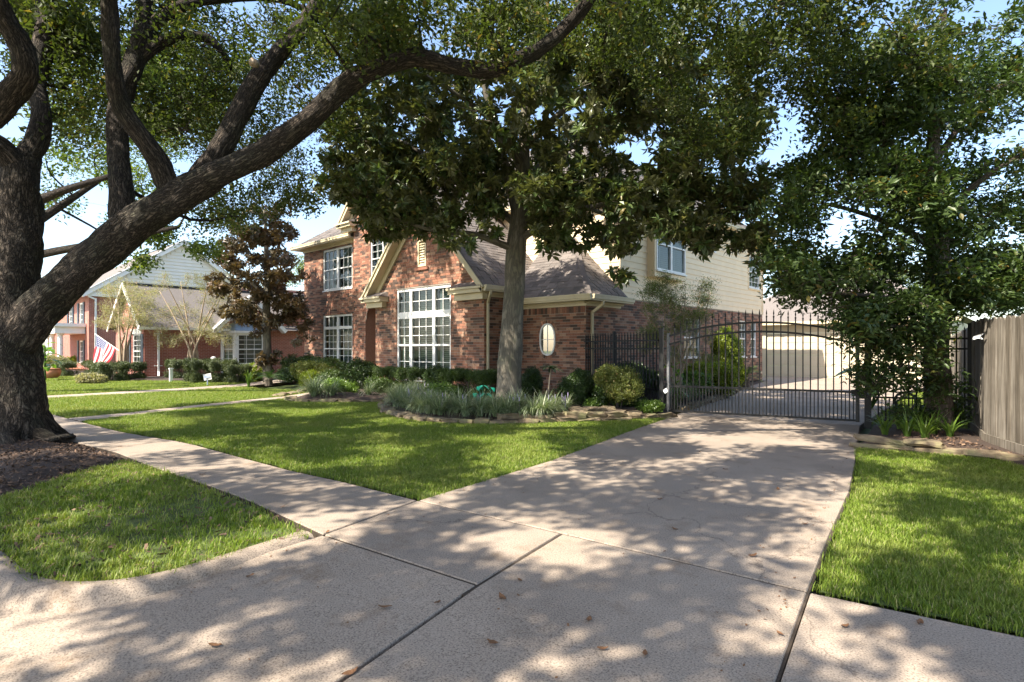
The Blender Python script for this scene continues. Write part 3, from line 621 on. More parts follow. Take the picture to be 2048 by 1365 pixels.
def wall(parent, fr, L, z0, ztop, ops=(), mat='mortar', bricks=None, name='wall', soldier=None, depth=.12):
    zt = ztop if callable(ztop) else (lambda u: ztop); nb = -.009 if bricks is not None else 0
    us = sorted(set([0, L] + [round(i * .2, 3) for i in range(1, int(L / .2))] + [x for o in ops if not o.oval for x in (o.u0, o.u1)] + [o.u0 + (o.u1 - o.u0) * k / 12 for o in ops if o.arch for k in range(13)]))
    us = [u for u in us if 0 <= u <= L]; mb = MB()
    for a, b2 in zip(us, us[1:]):
        if b2 - a < 1e-4: continue
        m_ = (a + b2) / 2; iv = [(z0, None)]; segs = []; lo = z0
        for o in sorted([o for o in ops if not o.oval and o.u0 < m_ < o.u1], key=lambda o: o.z0):
            if lo < o.z0 and lo < 1e6: segs.append(((lo, lo), (o.z0, o.z0)))
            lo = None; la, lb = o.zt(a), o.zt(b2); lo = max(la, lb) if not o.arch else None
            if o.arch:
                nx = [q.z0 for q in ops if q is not o and not q.oval and q.u0 < m_ < q.u1 and q.z0 > o.z1]
                segs.append(((la, lb), (min(nx), min(nx)) if nx else (zt(a), zt(b2)))); lo = 1e7 if nx else 1e9
        if lo < 1e6 and lo < min(zt(a), zt(b2)) + 1e-4: segs.append(((lo, lo), (zt(a), zt(b2))))
        for (za, zb), (ta, tb) in segs: mb.add([fr.p(a, nb, za), fr.p(b2, nb, zb), fr.p(b2, nb, tb), fr.p(a, nb, ta)], [(0, 1, 2, 3)])
    w_ = part(name, mb, mat, parent)
    for o in ops:
        if o.oval or o.arch: continue
        rv = MB()
        for (ua, za, ub, zb) in ((o.u0, o.z0, o.u0, o.z1), (o.u1, o.z1, o.u1, o.z0), (o.u1, o.z0, o.u0, o.z0), (o.u0, o.z1, o.u1, o.z1)):
            rv.add([fr.p(ua, -.001, za), fr.p(ub, -.001, zb), fr.p(ub, -depth, zb), fr.p(ua, -depth, za)], [(0, 1, 2, 3)])
        part('reveal', rv, 'main_brick' if bricks is not None else mat, parent)
    if bricks is not None:
        z = z0; row = 0
        def emit(a, b2, za, zb):
            if b2 - a < .02 or zb - za < .02: return
            c = fr.p((a + b2) / 2, -.006, (za + zb) / 2); M = Matrix.Identity(4)
            for i in range(3): M[i][0] = fr.d[i] * (b2 - a - .009); M[i][1] = -fr.n[i] * .014; M[i][2] = (0, 0, 1)[i] * (zb - za - .009); M[i][3] = c[i]
            bricks.append(M)
        top = max(zt(u) for u in us)
        while z < top - .03:
            zc = z + CH / 2; ins = [u for u in np.linspace(0, L, 60) if zt(u) >= z + CH]
            if soldier and soldier[0] <= zc <= soldier[1]: z += CH; row += 1; continue
            if ins:
                lo, hi = (0 if ins[0] == 0 else ins[0]), ins[-1]; u = lo - (row % 2) * CW / 2 - (.3 * (row % 5)) * .02
                while u < hi:
                    iv = [(max(u, lo), min(u + CW, hi))] if min(u + CW, hi) > max(u, lo) else []
                    for o in ops: iv = cut(iv, o.span(zc))
                    for a, b2 in iv: emit(a, b2, z, z + CH)
                    u += CW
            z += CH; row += 1
        if soldier:
            n_ = int(L / CH)
            for i in range(n_): emit(i * CH, (i + 1) * CH, soldier[0] - .02, soldier[1])
        for o in ops:   # brick-on-end lintel ring round the oval
            if o.oval:
                m_ = (o.u0 + o.u1) / 2; zc = (o.z0 + o.z1) / 2
    return w_
def window(parent, fr, u0, u1, z0, z1, lights, n=-.03, blind=True, mat='white_paint', label=None, deep=.45):
    """lights: (ua,ub,za,zb,cols,rows) glazed areas inside the frame"""
    us = sorted({u0, u1, *[x for l in lights for x in l[:2]]}); zs = sorted({z0, z1, *[x for l in lights for x in l[2:4]]}); mb = MB()
    for a, b2 in zip(us, us[1:]):
        run = None
        for za, zb in zip(zs, zs[1:]):
            um, zm = (a + b2) / 2, (za + zb) / 2
            if not any(l[0] < um < l[1] and l[2] < zm < l[3] for l in lights): mb.obox(fr, a, b2, n - .09, n, za, zb)
    mb.obox(fr, u0 - .03, u1 + .03, n - .02, n + .05, z0 - .05, z0 - .001)
    w_ = part('window', mb, mat, parent)
    if label: w_['label'] = label
    for (a, b2, za, zb, c, r) in lights:
        part('pane', MB().add([fr.p(a, n - .05, za), fr.p(b2, n - .05, za), fr.p(b2, n - .05, zb), fr.p(a, n - .05, zb)], [(0, 1, 2, 3)]), 'glass', w_)
        for i in range(1, c): x = a + (b2 - a) * i / c; part('muntin', MB().obox(fr, x - .010, x + .010, n - .047, n - .03, za, zb), mat, w_)
        for i in range(1, r): x = za + (zb - za) * i / r; part('muntin', MB().obox(fr, a, b2, n - .046, n - .029, x - .010, x + .010), mat, w_)
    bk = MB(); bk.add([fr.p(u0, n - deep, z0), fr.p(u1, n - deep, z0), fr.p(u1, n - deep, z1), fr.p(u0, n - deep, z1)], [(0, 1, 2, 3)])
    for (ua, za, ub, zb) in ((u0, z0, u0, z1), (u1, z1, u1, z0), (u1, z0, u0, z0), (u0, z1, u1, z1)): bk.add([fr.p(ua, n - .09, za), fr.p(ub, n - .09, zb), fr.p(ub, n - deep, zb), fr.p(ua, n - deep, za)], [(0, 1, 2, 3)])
    part('unlit_room_backing', bk, 'unlit_room_dark', w_)  # dark-coloured box stands in for the shade inside the room
    if blind:
        for (a, b2, za, zb, c, r) in lights:
            bl = MB(); z = za + .03; s = a + (b2 - a) * .28
            while z < zb: 
                bl.add([fr.p(s, n - .12, z), fr.p(b2, n - .12, z), fr.p(b2, n - .085, z + .05), fr.p(s, n - .085, z + .05)], [(0, 1, 2, 3)]); z += .066
            bl.obox(fr, s - .03, s + .03, n - .13, n - .085, za, zb)
            part('blind', bl, 'blind', w_, kind='stuff')
    return w_
def dh(u0, u1, z0, z1, nx, fw=.06, meet=None, c=3, r=2, transom=None):   # side-by-side double-hung units
    out = []; W = (u1 - u0) / nx
    for i in range(nx):
        a, b2 = u0 + i * W + fw, u0 + (i + 1) * W - fw; zt_ = z1
        if transom: out.append((a, b2, transom + fw * .8, z1 - fw, c, 1)); zt_ = transom - fw * .8 + fw
        m_ = meet if meet else (z0 + zt_) / 2
        out += [(a, b2, m_ + .025, zt_ - fw, c, r), (a, b2, z0 + fw, m_ - .025, c, r)]
    return out
def shingles(parent, e0, e1, up, rng_, run, lst, course=.14, tabw=.31, name='roof', mat='shingle'):
    """slope plane: eave e0->e1, up = unit vector up the slope, rng_(v)->(u0,u1), run = slope length"""
    e0, e1, up = Vector(e0), Vector(e1), Vector(up).normalized(); ed = (e1 - e0).normalized(); L = (e1 - e0).length; nrm = ed.cross(up).normalized()
    if nrm.z < 0: nrm = -nrm
    mb = MB(); k = max(2, int(run / .4))
    for i in range(k):
        va, vb = run * i / k, run * (i + 1) / k; a0, a1 = rng_(va); b0, b1 = rng_(vb)
        mb.add([e0 + ed * a0 + up * va, e0 + ed * a1 + up * va, e0 + ed * b1 + up * vb, e0 + ed * b0 + up * vb], [(0, 1, 2, 3)])
    r_ = part(name, mb, mat, parent)
    if lst is not None:
        v = 0.0; row = 0
        while v < run - .05:
            a0, a1 = rng_(v + course * .5); u = a0 - random.random() * tabw
            while u < a1:
                w_ = tabw * random.choice((.7, 1, 1, 1.25)); p0, p1 = max(u, a0), min(u + w_, a1)
                if p1 - p0 > .04:
                    th = random.choice((.010, .014, .018)); c = e0 + ed * ((p0 + p1) / 2) + up * (v + course * .55) + nrm * (.012 + th * .3); M = Matrix.Identity(4)
                    tilt = (up - nrm * .06).normalized()
                    for j in range(3): M[j][0] = ed[j] * (p1 - p0 - .006); M[j][1] = tilt[j] * course * 1.12; M[j][2] = nrm[j] * th; M[j][3] = c[j]
                    lst.append(M)
                u += w_
            v += course; row += 1
    return r_
def downpipe(parent, pts, w_=.075, mat='cream_paint'):
    mb = MB()
    for a, b2 in zip(pts, pts[1:]): mb.bar(a, Vector(b2) + (Vector(b2) - Vector(a)).normalized() * w_ * .35, w_, w_ * .8, (.3, .9, .1))
    return part('downpipe', mb, mat, parent)
def boards(parent, fr, L, z0, z1, mat, ops=(), h=.195, ztop=None, join=False, name='siding_board', lip=.028):
    z = z0; jm = MB()
    while z < z1 - .02:
        zb = min(z + h, z1); zc = (z + zb) / 2; a, b2 = 0, L
        if ztop: 
            ins = [u for u in np.linspace(0, L, 80) if ztop(u) >= zb - .03]
            if not ins: break
            a, b2 = ins[0], ins[-1]
        iv = [(a, b2)]
        for o in ops: iv = cut(iv, o.span(zc))
        mb = jm if join else MB()
        for a, b2 in iv:
            if b2 - a < .03: continue
            q = [fr.p(a, lip, z), fr.p(b2, lip, z), fr.p(b2, .010, zb + .012), fr.p(a, .010, zb + .012), fr.p(a, 0, z), fr.p(b2, 0, z)]
            mb.add(q, [(0, 1, 2, 3), (4, 5, 1, 0), (0, 3, 4), (1, 5, 2)])
        if not join and mb.v: part(name, mb, mat, parent)
        z = zb
    if join and jm.v: part('siding', jm, mat, parent, kind='stuff')

# ================================================================== MAIN HOUSE
H = thing('house', 'brick house with cream trim, yellow side siding and steep grey gables behind the magnolia', 'house', (-16, 15, 0))
BR, SH = [], []
FO = Fr((-12.21, 13.28), (1, 0), (0, -1)); FRt = Fr((-9.49, 13.28), (0, 1), (1, 0)); FG = Fr((-17.87, 11.92), (1, 0), (0, -1))
FGs = Fr((-12.21, 11.92), (0, 1), (1, 0)); FL = Fr((-26.3, 13.5), (1, 0), (0, -1)); FU = Fr((-21.4, 13.2), (1, 0), (0, -1)); FS = Fr((-17.0, 15.0), (1, 0), (0, -1))
FGl = Fr((-17.87, 13.2), (0, -1), (-1, 0))
# oval-window wing
oval = Op(1.03, 1.62, 1.27, 2.22, oval=True)
wall(H, FO, 2.72, .05, 2.8, [oval], bricks=BR, soldier=(2.52, 2.75))
ring = MB()
ow = MB(); npt = 36; cu, cz, ru, rz = 1.325, 1.745, .285, .465
def ovp(k, s): 
    a = 2 * math.pi * k / npt; c_, s_ = math.cos(a), math.sin(a); return cu + math.copysign(abs(c_) ** .82, c_) * (ru + s), cz + math.copysign(abs(s_) ** .82, s_) * (rz + s)
for k in range(npt):
    for (s, n) in ((0, -.02), (.0, .03), (.045, .03), (.05, -.02)): u, z = ovp(k, s - .03); ow.v.append(tuple(FO.p(u, n, z)))
for k in range(npt):
    for j in range(4): a, b2 = k * 4, ((k + 1) % npt) * 4; ow.f.append((a + j, b2 + j, b2 + (j + 1) % 4, a + (j + 1) % 4))
OW = part('oval_window', ow, 'white_paint', H, label='oval window with white frame and four panes'); 
for qu in range(4):
    ks = range(qu * 9, qu * 9 + 10); part('pane', MB().add([FO.p(cu, .004, cz)] + [FO.p(*(lambda q: (q[0], .004, q[1]))(ovp(k, -.02))) for k in ks], [tuple([0] + list(range(10, 0, -1)))]), 'glass', OW)
mt = MB(); mt.obox(FO, cu - .009, cu + .009, .005, .015, cz - rz + .03, cz + rz - .03); mt.obox(FO, cu - ru + .02, cu + ru - .02, .006, .016, cz - .009, cz + .009); part('muntin_grid', mt, 'white_paint', OW)
part('unlit_room_backing', MB().add([FO.p(ovp(k, -.02)[0], .0, ovp(k, -.02)[1]) for k in range(npt)], [tuple(range(npt - 1, -1, -1))]), 'unlit_room_dark', OW)  # dark sheet right behind the panes stands in for the unlit room
k0 = 26     # header bricks radiating round the oval
for k in range(34):
    a = 2 * math.pi * k / 34; c_, s_ = math.cos(a), math.sin(a); u = cu + math.copysign(abs(c_) ** .82, c_) * (ru + .06); z = cz + math.copysign(abs(s_) ** .82, s_) * (rz + .06)
    dr = Vector((c_ / ru, s_ / rz)).normalized(); M = Matrix.Identity(4); c = FO.p(u, -.003, z); dd = Vector((dr.x, 0, dr.y)); tt = Vector((-dr.y, 0, dr.x))
    for j in range(3): M[j][0] = dd[j] * .1; M[j][1] = (0, .012, 0)[j]; M[j][2] = tt[j] * .062; M[j][3] = c[j]
    BR.append(M)
# right side: brick below, siding above
lw = [Op(11.12, 11.9, 1.11, 2.66), Op(12.38, 13.05, 1.11, 2.66), Op(6.0, 7.3, 1.15, 2.6)]
wall(H, FRt, 13.79, .05, lambda u: 3.02 if u > 1.7 else 2.8, lw, bricks=BR, soldier=None)
for o in lw: window(H, FRt, o.u0, o.u1, o.z0, o.z1, dh(o.u0, o.u1, o.z0, o.z1, 1, .045, c=2, r=2))
uw = [Op(12.1, 13.35, 4.15, 5.55)]
bx = Op(3.45, 5.47, 4.03, 5.75)
wall(H, Fr((-9.49, 13.28 + 1.7), (0, 1), (1, 0)), 12.09, 3.02, 6.35, [Op(o.u0 - 1.7, o.u1 - 1.7, o.z0, o.z1) for o in uw], mat='yellow_siding', name='sheathing')
boards(H, Fr((-9.49, 14.98), (0, 1), (1, 0)), 12.09, 3.02, 6.3, 'yellow_siding', [Op(o.u0 - 1.8, o.u1 - 1.6, o.z0 - .1, o.z1 + .1) for o in uw])
for o in uw:
    window(H, FRt, o.u0, o.u1, o.z0, o.z1, dh(o.u0, o.u1, o.z0, o.z1, 1, .06, c=3, r=3), n=.02)
    tr_ = MB(); tr_.obox(FRt, o.u0 - .1, o.u0 - .002, .002, .045, o.z0 - .1, o.z1 + .1); tr_.obox(FRt, o.u1 + .002, o.u1 + .1, .002, .045, o.z0 - .1, o.z1 + .1); tr_.obox(FRt, o.u0, o.u1, .002, .045, o.z0 - .1, o.z0 - .052); tr_.obox(FRt, o.u0, o.u1, .002, .045, o.z1 + .002, o.z1 + .1); part('window_trim', tr_, 'yellow_siding', H)
bb = MB(); bb.obox(FRt, bx.u0 - .1, bx.u0, .0, .3, bx.z0 - .22, bx.z1 + .25); bb.obox(FRt, bx.u1, bx.u1 + .1, .0, .3, bx.z0 - .22, bx.z1 + .25); bb.obox(FRt, bx.u0, bx.u1, .0, .3, bx.z0 - .22, bx.z0 - .06); bb.obox(FRt, bx.u0, bx.u1, .0, .3, bx.z1 + .002, bx.z1 + .25)
part('box_bay', bb, 'yellow_siding', H, label='shallow yellow boxed out bay round the upper side window')
window(H, FRt, bx.u0, bx.u1, bx.z0, bx.z1, dh(bx.u0, bx.u1, bx.z0, bx.z1, 2, .06, c=1, r=1), n=.32, deep=.26)
part('corner_board', MB().obox(FRt, 1.7, 1.82, -.002, .05, 2.9, 6.3), 'yellow_siding', H); part('corner_board', MB().obox(FRt, 13.68, 13.8, -.002, .05, 3.02, 6.3), 'yellow_siding', H)
wl = MB(); wl.obox(FRt, 7.9, 8.25, .03, .22, 5.15, 5.45); wl.obox(FRt, 7.85, 8.3, .015, .05, 5.08, 5.5); part('wall_vent', wl, 'white_paint', H)
wall(H, FS, 7.51, 2.9, 6.35, mat='yellow_siding', name='sheathing'); boards(H, FS, 7.51, 2.95, 6.3, 'yellow_siding')
for q4 in ([(-9.49, 27.07, 0), (-26.3, 27.07, 0), (-26.3, 27.07, 6.3), (-9.49, 27.07, 6.3)], [(-26.3, 13.5, 0), (-26.3, 27.07, 0), (-26.3, 27.07, 6.3), (-26.3, 13.5, 6.3)], [(-16.9, 13.2, 3), (-16.9, 15, 3), (-16.9, 15, 6.9), (-16.9, 13.2, 6.9)]): part('rear_wall', MB().add(q4, [(0, 1, 2, 3)]), 'cream_paint', H)
# steep front gable with the tall window
gt_ = lambda u: 3.3 + 1.08 * min(u, 5.66 - u)
bw = Op(1.3, 4.15, .42, 3.52); lv = Op(2.5, 2.94, 4.2, 5.1)
wall(H, FG, 5.66, .05, gt_, [bw, lv], bricks=BR)
a0, a1, a2, a3 = 1.3, 2.06, 3.28, 4.15; L_ = []
for (p, q, c) in ((a0 + .07, a1 - .07, 2), (a1 + .07, a2 - .07, 3), (a2 + .07, a3 - .07, 2)): L_ += [(p, q, 2.72, 3.42, c, 2), (p, q, 1.62, 2.5, c, 3), (p, q, .5, 1.56, c, 2)]
window(H, FG, bw.u0, bw.u1, bw.z0, bw.z1, L_, label='tall white front window of nine lights')
lo = MB(); lo.obox(FG, 2.5, 2.56, -.08, .02, 4.2, 5.1); lo.obox(FG, 2.88, 2.94, -.08, .02, 4.2, 5.1); lo.obox(FG, 2.56, 2.88, -.08, .02, 4.2, 4.26); lo.obox(FG, 2.56, 2.88, -.08, .02, 5.04, 5.1); LV = part('gable_louvre', lo, 'cream_paint', H)
for i in range(9): z = 4.27 + i * .085; part('slat', MB().add([FG.p(2.56, -.01, z), FG.p(2.88, -.01, z), FG.p(2.88, -.06, z + .07), FG.p(2.56, -.06, z + .07), FG.p(2.56, -.015, z - .012), FG.p(2.88, -.015, z - .012)], [(0, 1, 2, 3), (4, 5, 1, 0)]), 'cream_paint', LV)
sil = MB(); sil.obox(FG, 2.38, 3.06, -.01, .05, 4.08, 4.17); part('brick_sill', sil, 'main_brick', H)
wall(H, FGs, 1.36, .05, 3.25, bricks=BR); wall(H, FGl, 1.28, .05, 3.25, mat='mortar')
# left wing
u1 = Op(1.8, 4.3, 4.12, 5.98); l1 = Op(1.8, 4.3, .5, 2.98)
wall(H, FL, 5.0, .05, 6.2, [u1, l1], bricks=BR)
window(H, FL, u1.u0, u1.u1, u1.z0, u1.z1, dh(u1.u0, u1.u1, u1.z0, u1.z1, 2, .08, c=3, r=2)); window(H, FL, l1.u0, l1.u1, l1.z0, l1.z1, dh(l1.u0, l1.u1, l1.z0, l1.z1, 2, .08, c=3, r=3, transom=2.4))
# entry with arch, upper gable
ut = lambda u: min(9.3, 6.4 + 1.05 * (2.9 - abs(u - 2.2)))
ar = Op(.9, 3.3, 0, 3.55, arch=1.0); ue = Op(1.25, 3.0, 4.2, 6.0)
wall(H, FU, 4.5, .05, ut, [ar, ue], bricks=BR)
window(H, FU, ue.u0, ue.u1, ue.z0, ue.z1, dh(ue.u0, ue.u1, ue.z0, ue.z1, 2, .07, c=2, r=3))
en = MB(); en.add([FU.p(.9, 0, 0), FU.p(.9, -1.8, 0), FU.p(.9, -1.8, 3.6), FU.p(.9, 0, 3.6)], [(0, 1, 2, 3)]); en.add([FU.p(3.3, 0, 0), FU.p(3.3, -1.8, 0), FU.p(3.3, -1.8, 3.6), FU.p(3.3, 0, 3.6)], [(0, 1, 2, 3)]); en.add([FU.p(.9, -1.8, 0), FU.p(3.3, -1.8, 0), FU.p(3.3, -1.8, 3.6), FU.p(.9, -1.8, 3.6)], [(0, 1, 2, 3)]); en.add([FU.p(.9, 0, 3.6), FU.p(3.3, 0, 3.6), FU.p(3.3, -1.8, 3.6), FU.p(.9, -1.8, 3.6)], [(0, 1, 2, 3)])
part('entry_recess', en, 'main_brick', H); dr = MB(); dr.obox(FU, 1.5, 2.6, -1.79, -1.72, .1, 2.5); part('front_door', dr, 'plain_bark', H)
pl = MB(); pl.prism([(-20.6, 11.9), (-18.0, 11.9), (-18.0, 15), (-20.6, 15)], -.1, .1); part('porch_slab', pl, 'concrete_pale', H)
pieces(BR, 'brick', 'brickwork', 'main_brick', H, 300)
# roofs
k1 = math.sqrt(1 + 1.08 ** 2)
shingles(H, (-11.85, 11.56, 3.27), (-11.85, 15.0, 3.27), (-1, 0, 1.08), lambda v: (0, 3.44), 3.21 * k1, SH)
shingles(H, (-18.27, 11.56, 3.27), (-18.27, 13.2, 3.27), (1, 0, 1.08), lambda v: (0, 1.64), 3.21 * k1, SH)
k2 = math.sqrt(1 + 1.03 ** 2)
shingles(H, (-12.3, 12.93, 2.93), (-9.14, 12.93, 2.93), (0, 1, 1.03), lambda v: (0, 3.16 - v / k2), 2.07 * k2, SH)
shingles(H, (-9.14, 12.93, 2.93), (-9.14, 15.05, 2.93), (-1, 0, 1.03), lambda v: (v / k2, 2.1), 2.05 * k2, SH)
hr = MB(); hr.bar((-9.14, 12.93, 2.96), (-11.2, 14.99, 2.96 + 2.06 * 1.03), .16, .03, (0, 0, 1)); part('hip_ridge', hr, 'shingle', H)
shingles(H, (-26.75, 13.1, 6.3), (-21.4, 13.1, 6.3), (0, 1, .75), lambda v: (v / 1.25, 5.35), 4.6 * 1.25, SH)
shingles(H, (-26.75, 27.4, 6.3), (-26.75, 13.1, 6.3), (1, 0, .75), lambda v: (v / 1.25, 14.3 - v / 1.25), 5.0 * 1.25, None)
shingles(H, (-22.12, 12.85, 6.72), (-22.12, 20, 6.72), (1, 0, 1.05), lambda v: (0, 7.1), 2.92 * 1.45, None); shingles(H, (-16.28, 12.85, 6.72), (-16.28, 20, 6.72), (-1, 0, 1.05), lambda v: (0, 7.1), 2.92 * 1.45, SH)
shingles(H, (-9.05, 14.6, 6.35), (-9.05, 27.5, 6.35), (-1, 0, .75), lambda v: (v / 1.25, 12.9 - v / 1.25), 6.0 * 1.25, SH)
shingles(H, (-21, 14.6, 6.35), (-9.05, 14.6, 6.35), (0, 1, .75), lambda v: (0, 11.95 - v / 1.25), 6.0 * 1.25, SH)
shingles(H, (-9.05, 27.5, 6.35), (-26, 27.5, 6.35), (0, -1, .75), lambda v: (v / 1.25, 16.9 - v / 1.25), 6.0 * 1.25, None)
pieces(SH, 'shingle', 'shingles', 'shingle', H, 300)
# eaves: frieze, soffit, gutter
def eave(a, b2, n, zg, over=.35, fr0=None, ext=(0, 0)):
    a, b2, n = Vector((*a, 0)), Vector((*b2, 0)), Vector((*n, 0)); d = (b2 - a).normalized(); L = (b2 - a).length; f = Fr((a.x, a.y), (d.x, d.y), (n.x, n.y))
    part('gutter', MB().obox(f, -ext[0], L + ext[1], over - .01, over + .10, zg - .12, zg).obox(f, -ext[0], L + ext[1], over + .10, over + .115, zg - .035, zg + .004).obox(f, -ext[0], L + ext[1], over - .02, over + .06, zg - .17, zg - .121), 'cream_paint', H)
    part('soffit', MB().obox(f, -ext[0] * .9, L + ext[1] * .9, -.05, over - .021, zg - .16, zg - .12), 'cream_paint', H)
    part('frieze_board', MB().obox(f, -.03, L + .03, .002, .05, zg - .29, zg - .161).obox(f, -.05, L + .05, .05, .14, zg - .22, zg - .161), 'cream_paint', H)
eave((-12.15, 13.28), (-9.49, 13.28), (0, -1), 2.98, .36, ext=(0, .46)); eave((-9.49, 13.28), (-9.49, 15.0), (1, 0), 2.98, .36, ext=(.25, .15))
eave((-12.21, 11.92), (-12.21, 13.2), (1, 0), 3.32, .36, ext=(.36, .0))
eave((-26.3, 13.5), (-21.5, 13.5), (0, -1), 6.34, .4, ext=(.45, 0)); eave((-9.49, 15), (-9.49, 27.07), (1, 0), 6.38, .42, ext=(.4, .4)); eave((-16.9, 15), (-9.49, 15), (0, -1), 6.38, .42, ext=(0, .4))
# gable returns and rakes
def ret(x0, x1, y, z, depth=.36):
    f = Fr((x0, y), (1, 0), (0, -1)); L = x1 - x0
    part('eave_return', MB().obox(f, 0, L, .002, depth, z - .17, z).obox(f, -.02, L + .02, depth, depth + .07, z - .06, z + .005).obox(f, .12, L - .12, .002, depth * .55, z - .36, z - .171), 'cream_paint', H)
    part('return_roof', MB().add([f.p(-.03, depth + .06, z + .012), f.p(L + .03, depth + .06, z + .012), f.p(L - .1, .0, z + .2), f.p(.1, .0, z + .2)], [(0, 1, 2, 3), ]).add([f.p(L + .03, depth + .06, z + .012), f.p(L + .03, 0, z + .012), f.p(L - .1, 0, z + .2)], [(0, 1, 2)]), 'shingle', H)
ret(-18.28, -17.05, 11.92, 3.3); ret(-13.45, -11.95, 11.92, 3.3); ret(-22.2, -21.1, 13.2, 6.75)
def rake(x0, z0, x1, z1, y, ov=.36):
    d = Vector((x1 - x0, 0, z1 - z0)).normalized(); nn = Vector((-d.z, 0, d.x)); nn = nn if nn.z > 0 else -nn
    def bd(name, off, y0, h, th): 
        q = []
        for e in (Vector((x0, 0, z0)), Vector((x1, 0, z1))):
            for (hh, yy) in ((0, y0), (0, y0 + th), (-h, y0 + th), (-h, y0)): q.append(e + nn * (hh - off) + Vector((0, yy, 0)))
        part(name, MB().add(q, [(0, 1, 2, 3), (7, 6, 5, 4), (0, 4, 5, 1), (1, 5, 6, 2), (2, 6, 7, 3), (3, 7, 4, 0)]), 'cream_paint', H)
    bd('rake_board', .02, y - ov, .17, .05); bd('rake_crown', .0, y - ov - .04, .07, .039); bd('rake_soffit', .15, y - ov + .051, .03, ov - .06); bd('rake_frieze', .185, y - .05, .18, .049)
ap = 3.27 + 3.21 * 1.08
rake(-18.27, 3.27, -15.06, ap, 11.92); rake(-11.85, 3.27, -15.06, ap, 11.92)
ap2 = 6.72 + 2.92 * 1.05
rake(-22.12, 6.72, -19.2, ap2, 13.2); rake(-16.28, 6.72, -19.2, ap2, 13.2)
downpipe(H, [(-11.82, 11.8, 3.2), (-11.82, 11.8, 3.08), (-12.15, 12.02, 2.85), (-12.15, 12.02, .1)]); downpipe(H, [(-9.1, 13.55, 2.86), (-9.1, 13.55, 2.72), (-9.43, 13.5, 2.5), (-9.43, 13.5, .1)])
downpipe(H, [(-18.2, 11.8, 3.1), (-18.15, 12.2, 2.95), (-17.93, 12.4, 2.7), (-17.93, 12.4, .1)])

# ================================================================== GARAGE behind
G = thing('garage', 'cream garage with panelled door and low grey roof at the end of the driveway', 'garage', (-8.5, 36, 0))
FGa = Fr((-13.5, 31.6), (1, 0), (0, -1)); gop = Op(2.6, 7.6, 0, 2.25)
wall(G, FGa, 10.5, 0, 2.75, [gop], mat='garage_door'); gs = MB(); gs.box(-3.05, -3.0, 31.65, 38.5, 0, 2.75); part('side_wall', gs, 'garage_door', G)
for r_ in range(4):
    for c_ in range(6):
        a, b2 = 2.62 + c_ * .83, 2.62 + (c_ + 1) * .83; mb = MB(); mb.obox(FGa, a + .004, b2 - .004, -.1, -.06, r_ * .56 + .01, (r_ + 1) * .56); mb.obox(FGa, a + .08, b2 - .08, -.06, -.045, r_ * .56 + .09, (r_ + 1) * .56 - .08); part('door_panel', mb, 'garage_door', G)
gf = MB(); gf.obox(FGa, -.4, 10.9, .36, .46, 2.68, 2.84); part('gutter', gf, 'cream_paint', G); gf = MB(); gf.obox(FGa, -.4, 10.9, .003, .359, 2.7, 2.74); part('soffit', gf, 'cream_paint', G)
shingles(G, (-13.9, 31.15, 2.8), (-2.6, 31.15, 2.8), (0, 1, .55), lambda v: (v / 1.14 * .8, 11.3 - v / 1.14 * .8), 5 * 1.14, None)
shingles(G, (-13.9, 41.15, 2.8), (-2.6, 41.15, 2.8), (0, -1, .55), lambda v: (v / 1.14 * .8, 11.3 - v / 1.14 * .8), 5 * 1.14, None)

# ================================================================== IRON GATE AND FENCES
finial = MB(); finial.add([(0, 0, .075), (.014, 0, .03), (0, .014, .03), (-.014, 0, .03), (0, -.014, .03), (0, 0, -.01)], [(0, 1, 2), (0, 2, 3), (0, 3, 4), (0, 4, 1), (5, 2, 1), (5, 3, 2), (5, 4, 3), (5, 1, 4)])
def picket_mesh(h, w_=.023, tip=True):
    mb = MB(); mb.box(-w_ / 2, w_ / 2, -w_ / 2, w_ / 2, 0, h)
    if tip: mb.add([(x, y, z + h) for x, y, z in finial.v], finial.f); mb.box(-.016, .016, -.016, .016, h - .012, h + .004)
    return mb
PM = {}
def put(name, key, mk, mat, loc, rz, parent, sz=1.0):
    if key not in PM:
        PM[key] = mk().mesh(name); PM[key].materials.append(MATS[mat])
    o = bpy.data.objects.new(name, PM[key]); COL.objects.link(o); o.location = loc; o.rotation_euler = (0, 0, rz); o.scale = (1, 1, sz); adopt(o, parent); return o
G0, G1 = Vector((-6.2, 11.84, 0)), Vector((-2.66, 12.7, 0)); gd = (G1 - G0).normalized(); GL = (G1 - G0).length; grz = math.atan2(gd.y, gd.x)
GT = thing('driveway_gate', 'black wrought iron driveway gate with arched top rails and spear pickets', 'gate', tuple(G0))
def arch(u, lo): return lo + .27 * (1 - (2 * u / GL - 1) ** 2)
for nm, lo in (('top_rail', 1.76), ('second_rail', 1.57)):
    mb = MB(); pts = [G0 + gd * (GL * i / 24) + Vector((0, 0, arch(GL * i / 24, lo))) for i in range(25)]
    for a, b2 in zip(pts, pts[1:]): mb.bar(a, b2 + (b2 - a) * .04, .04)
    part(nm, mb, 'iron', GT)
for nm, z in (('middle_rail', .64), ('bottom_rail', .09)): part(nm, MB().bar(G0 + Vector((0, 0, z)), G1 + Vector((0, 0, z)), .042), 'iron', GT)
for e, m_ in ((G0, 'iron_worn'), (G1, 'iron')): part('stile', MB().bar(e + Vector((0, 0, .06)), e + Vector((0, 0, 1.83)), .055, .055, (1, 0, 0)), m_, GT)
npk = 27
for i in range(1, npk):
    u = GL * i / npk; q = G0 + gd * u; put('picket', 'gp', lambda: picket_mesh(1.0), 'iron', (q.x, q.y, .09), grz, GT, arch(u, 1.76) + .13 - .09)
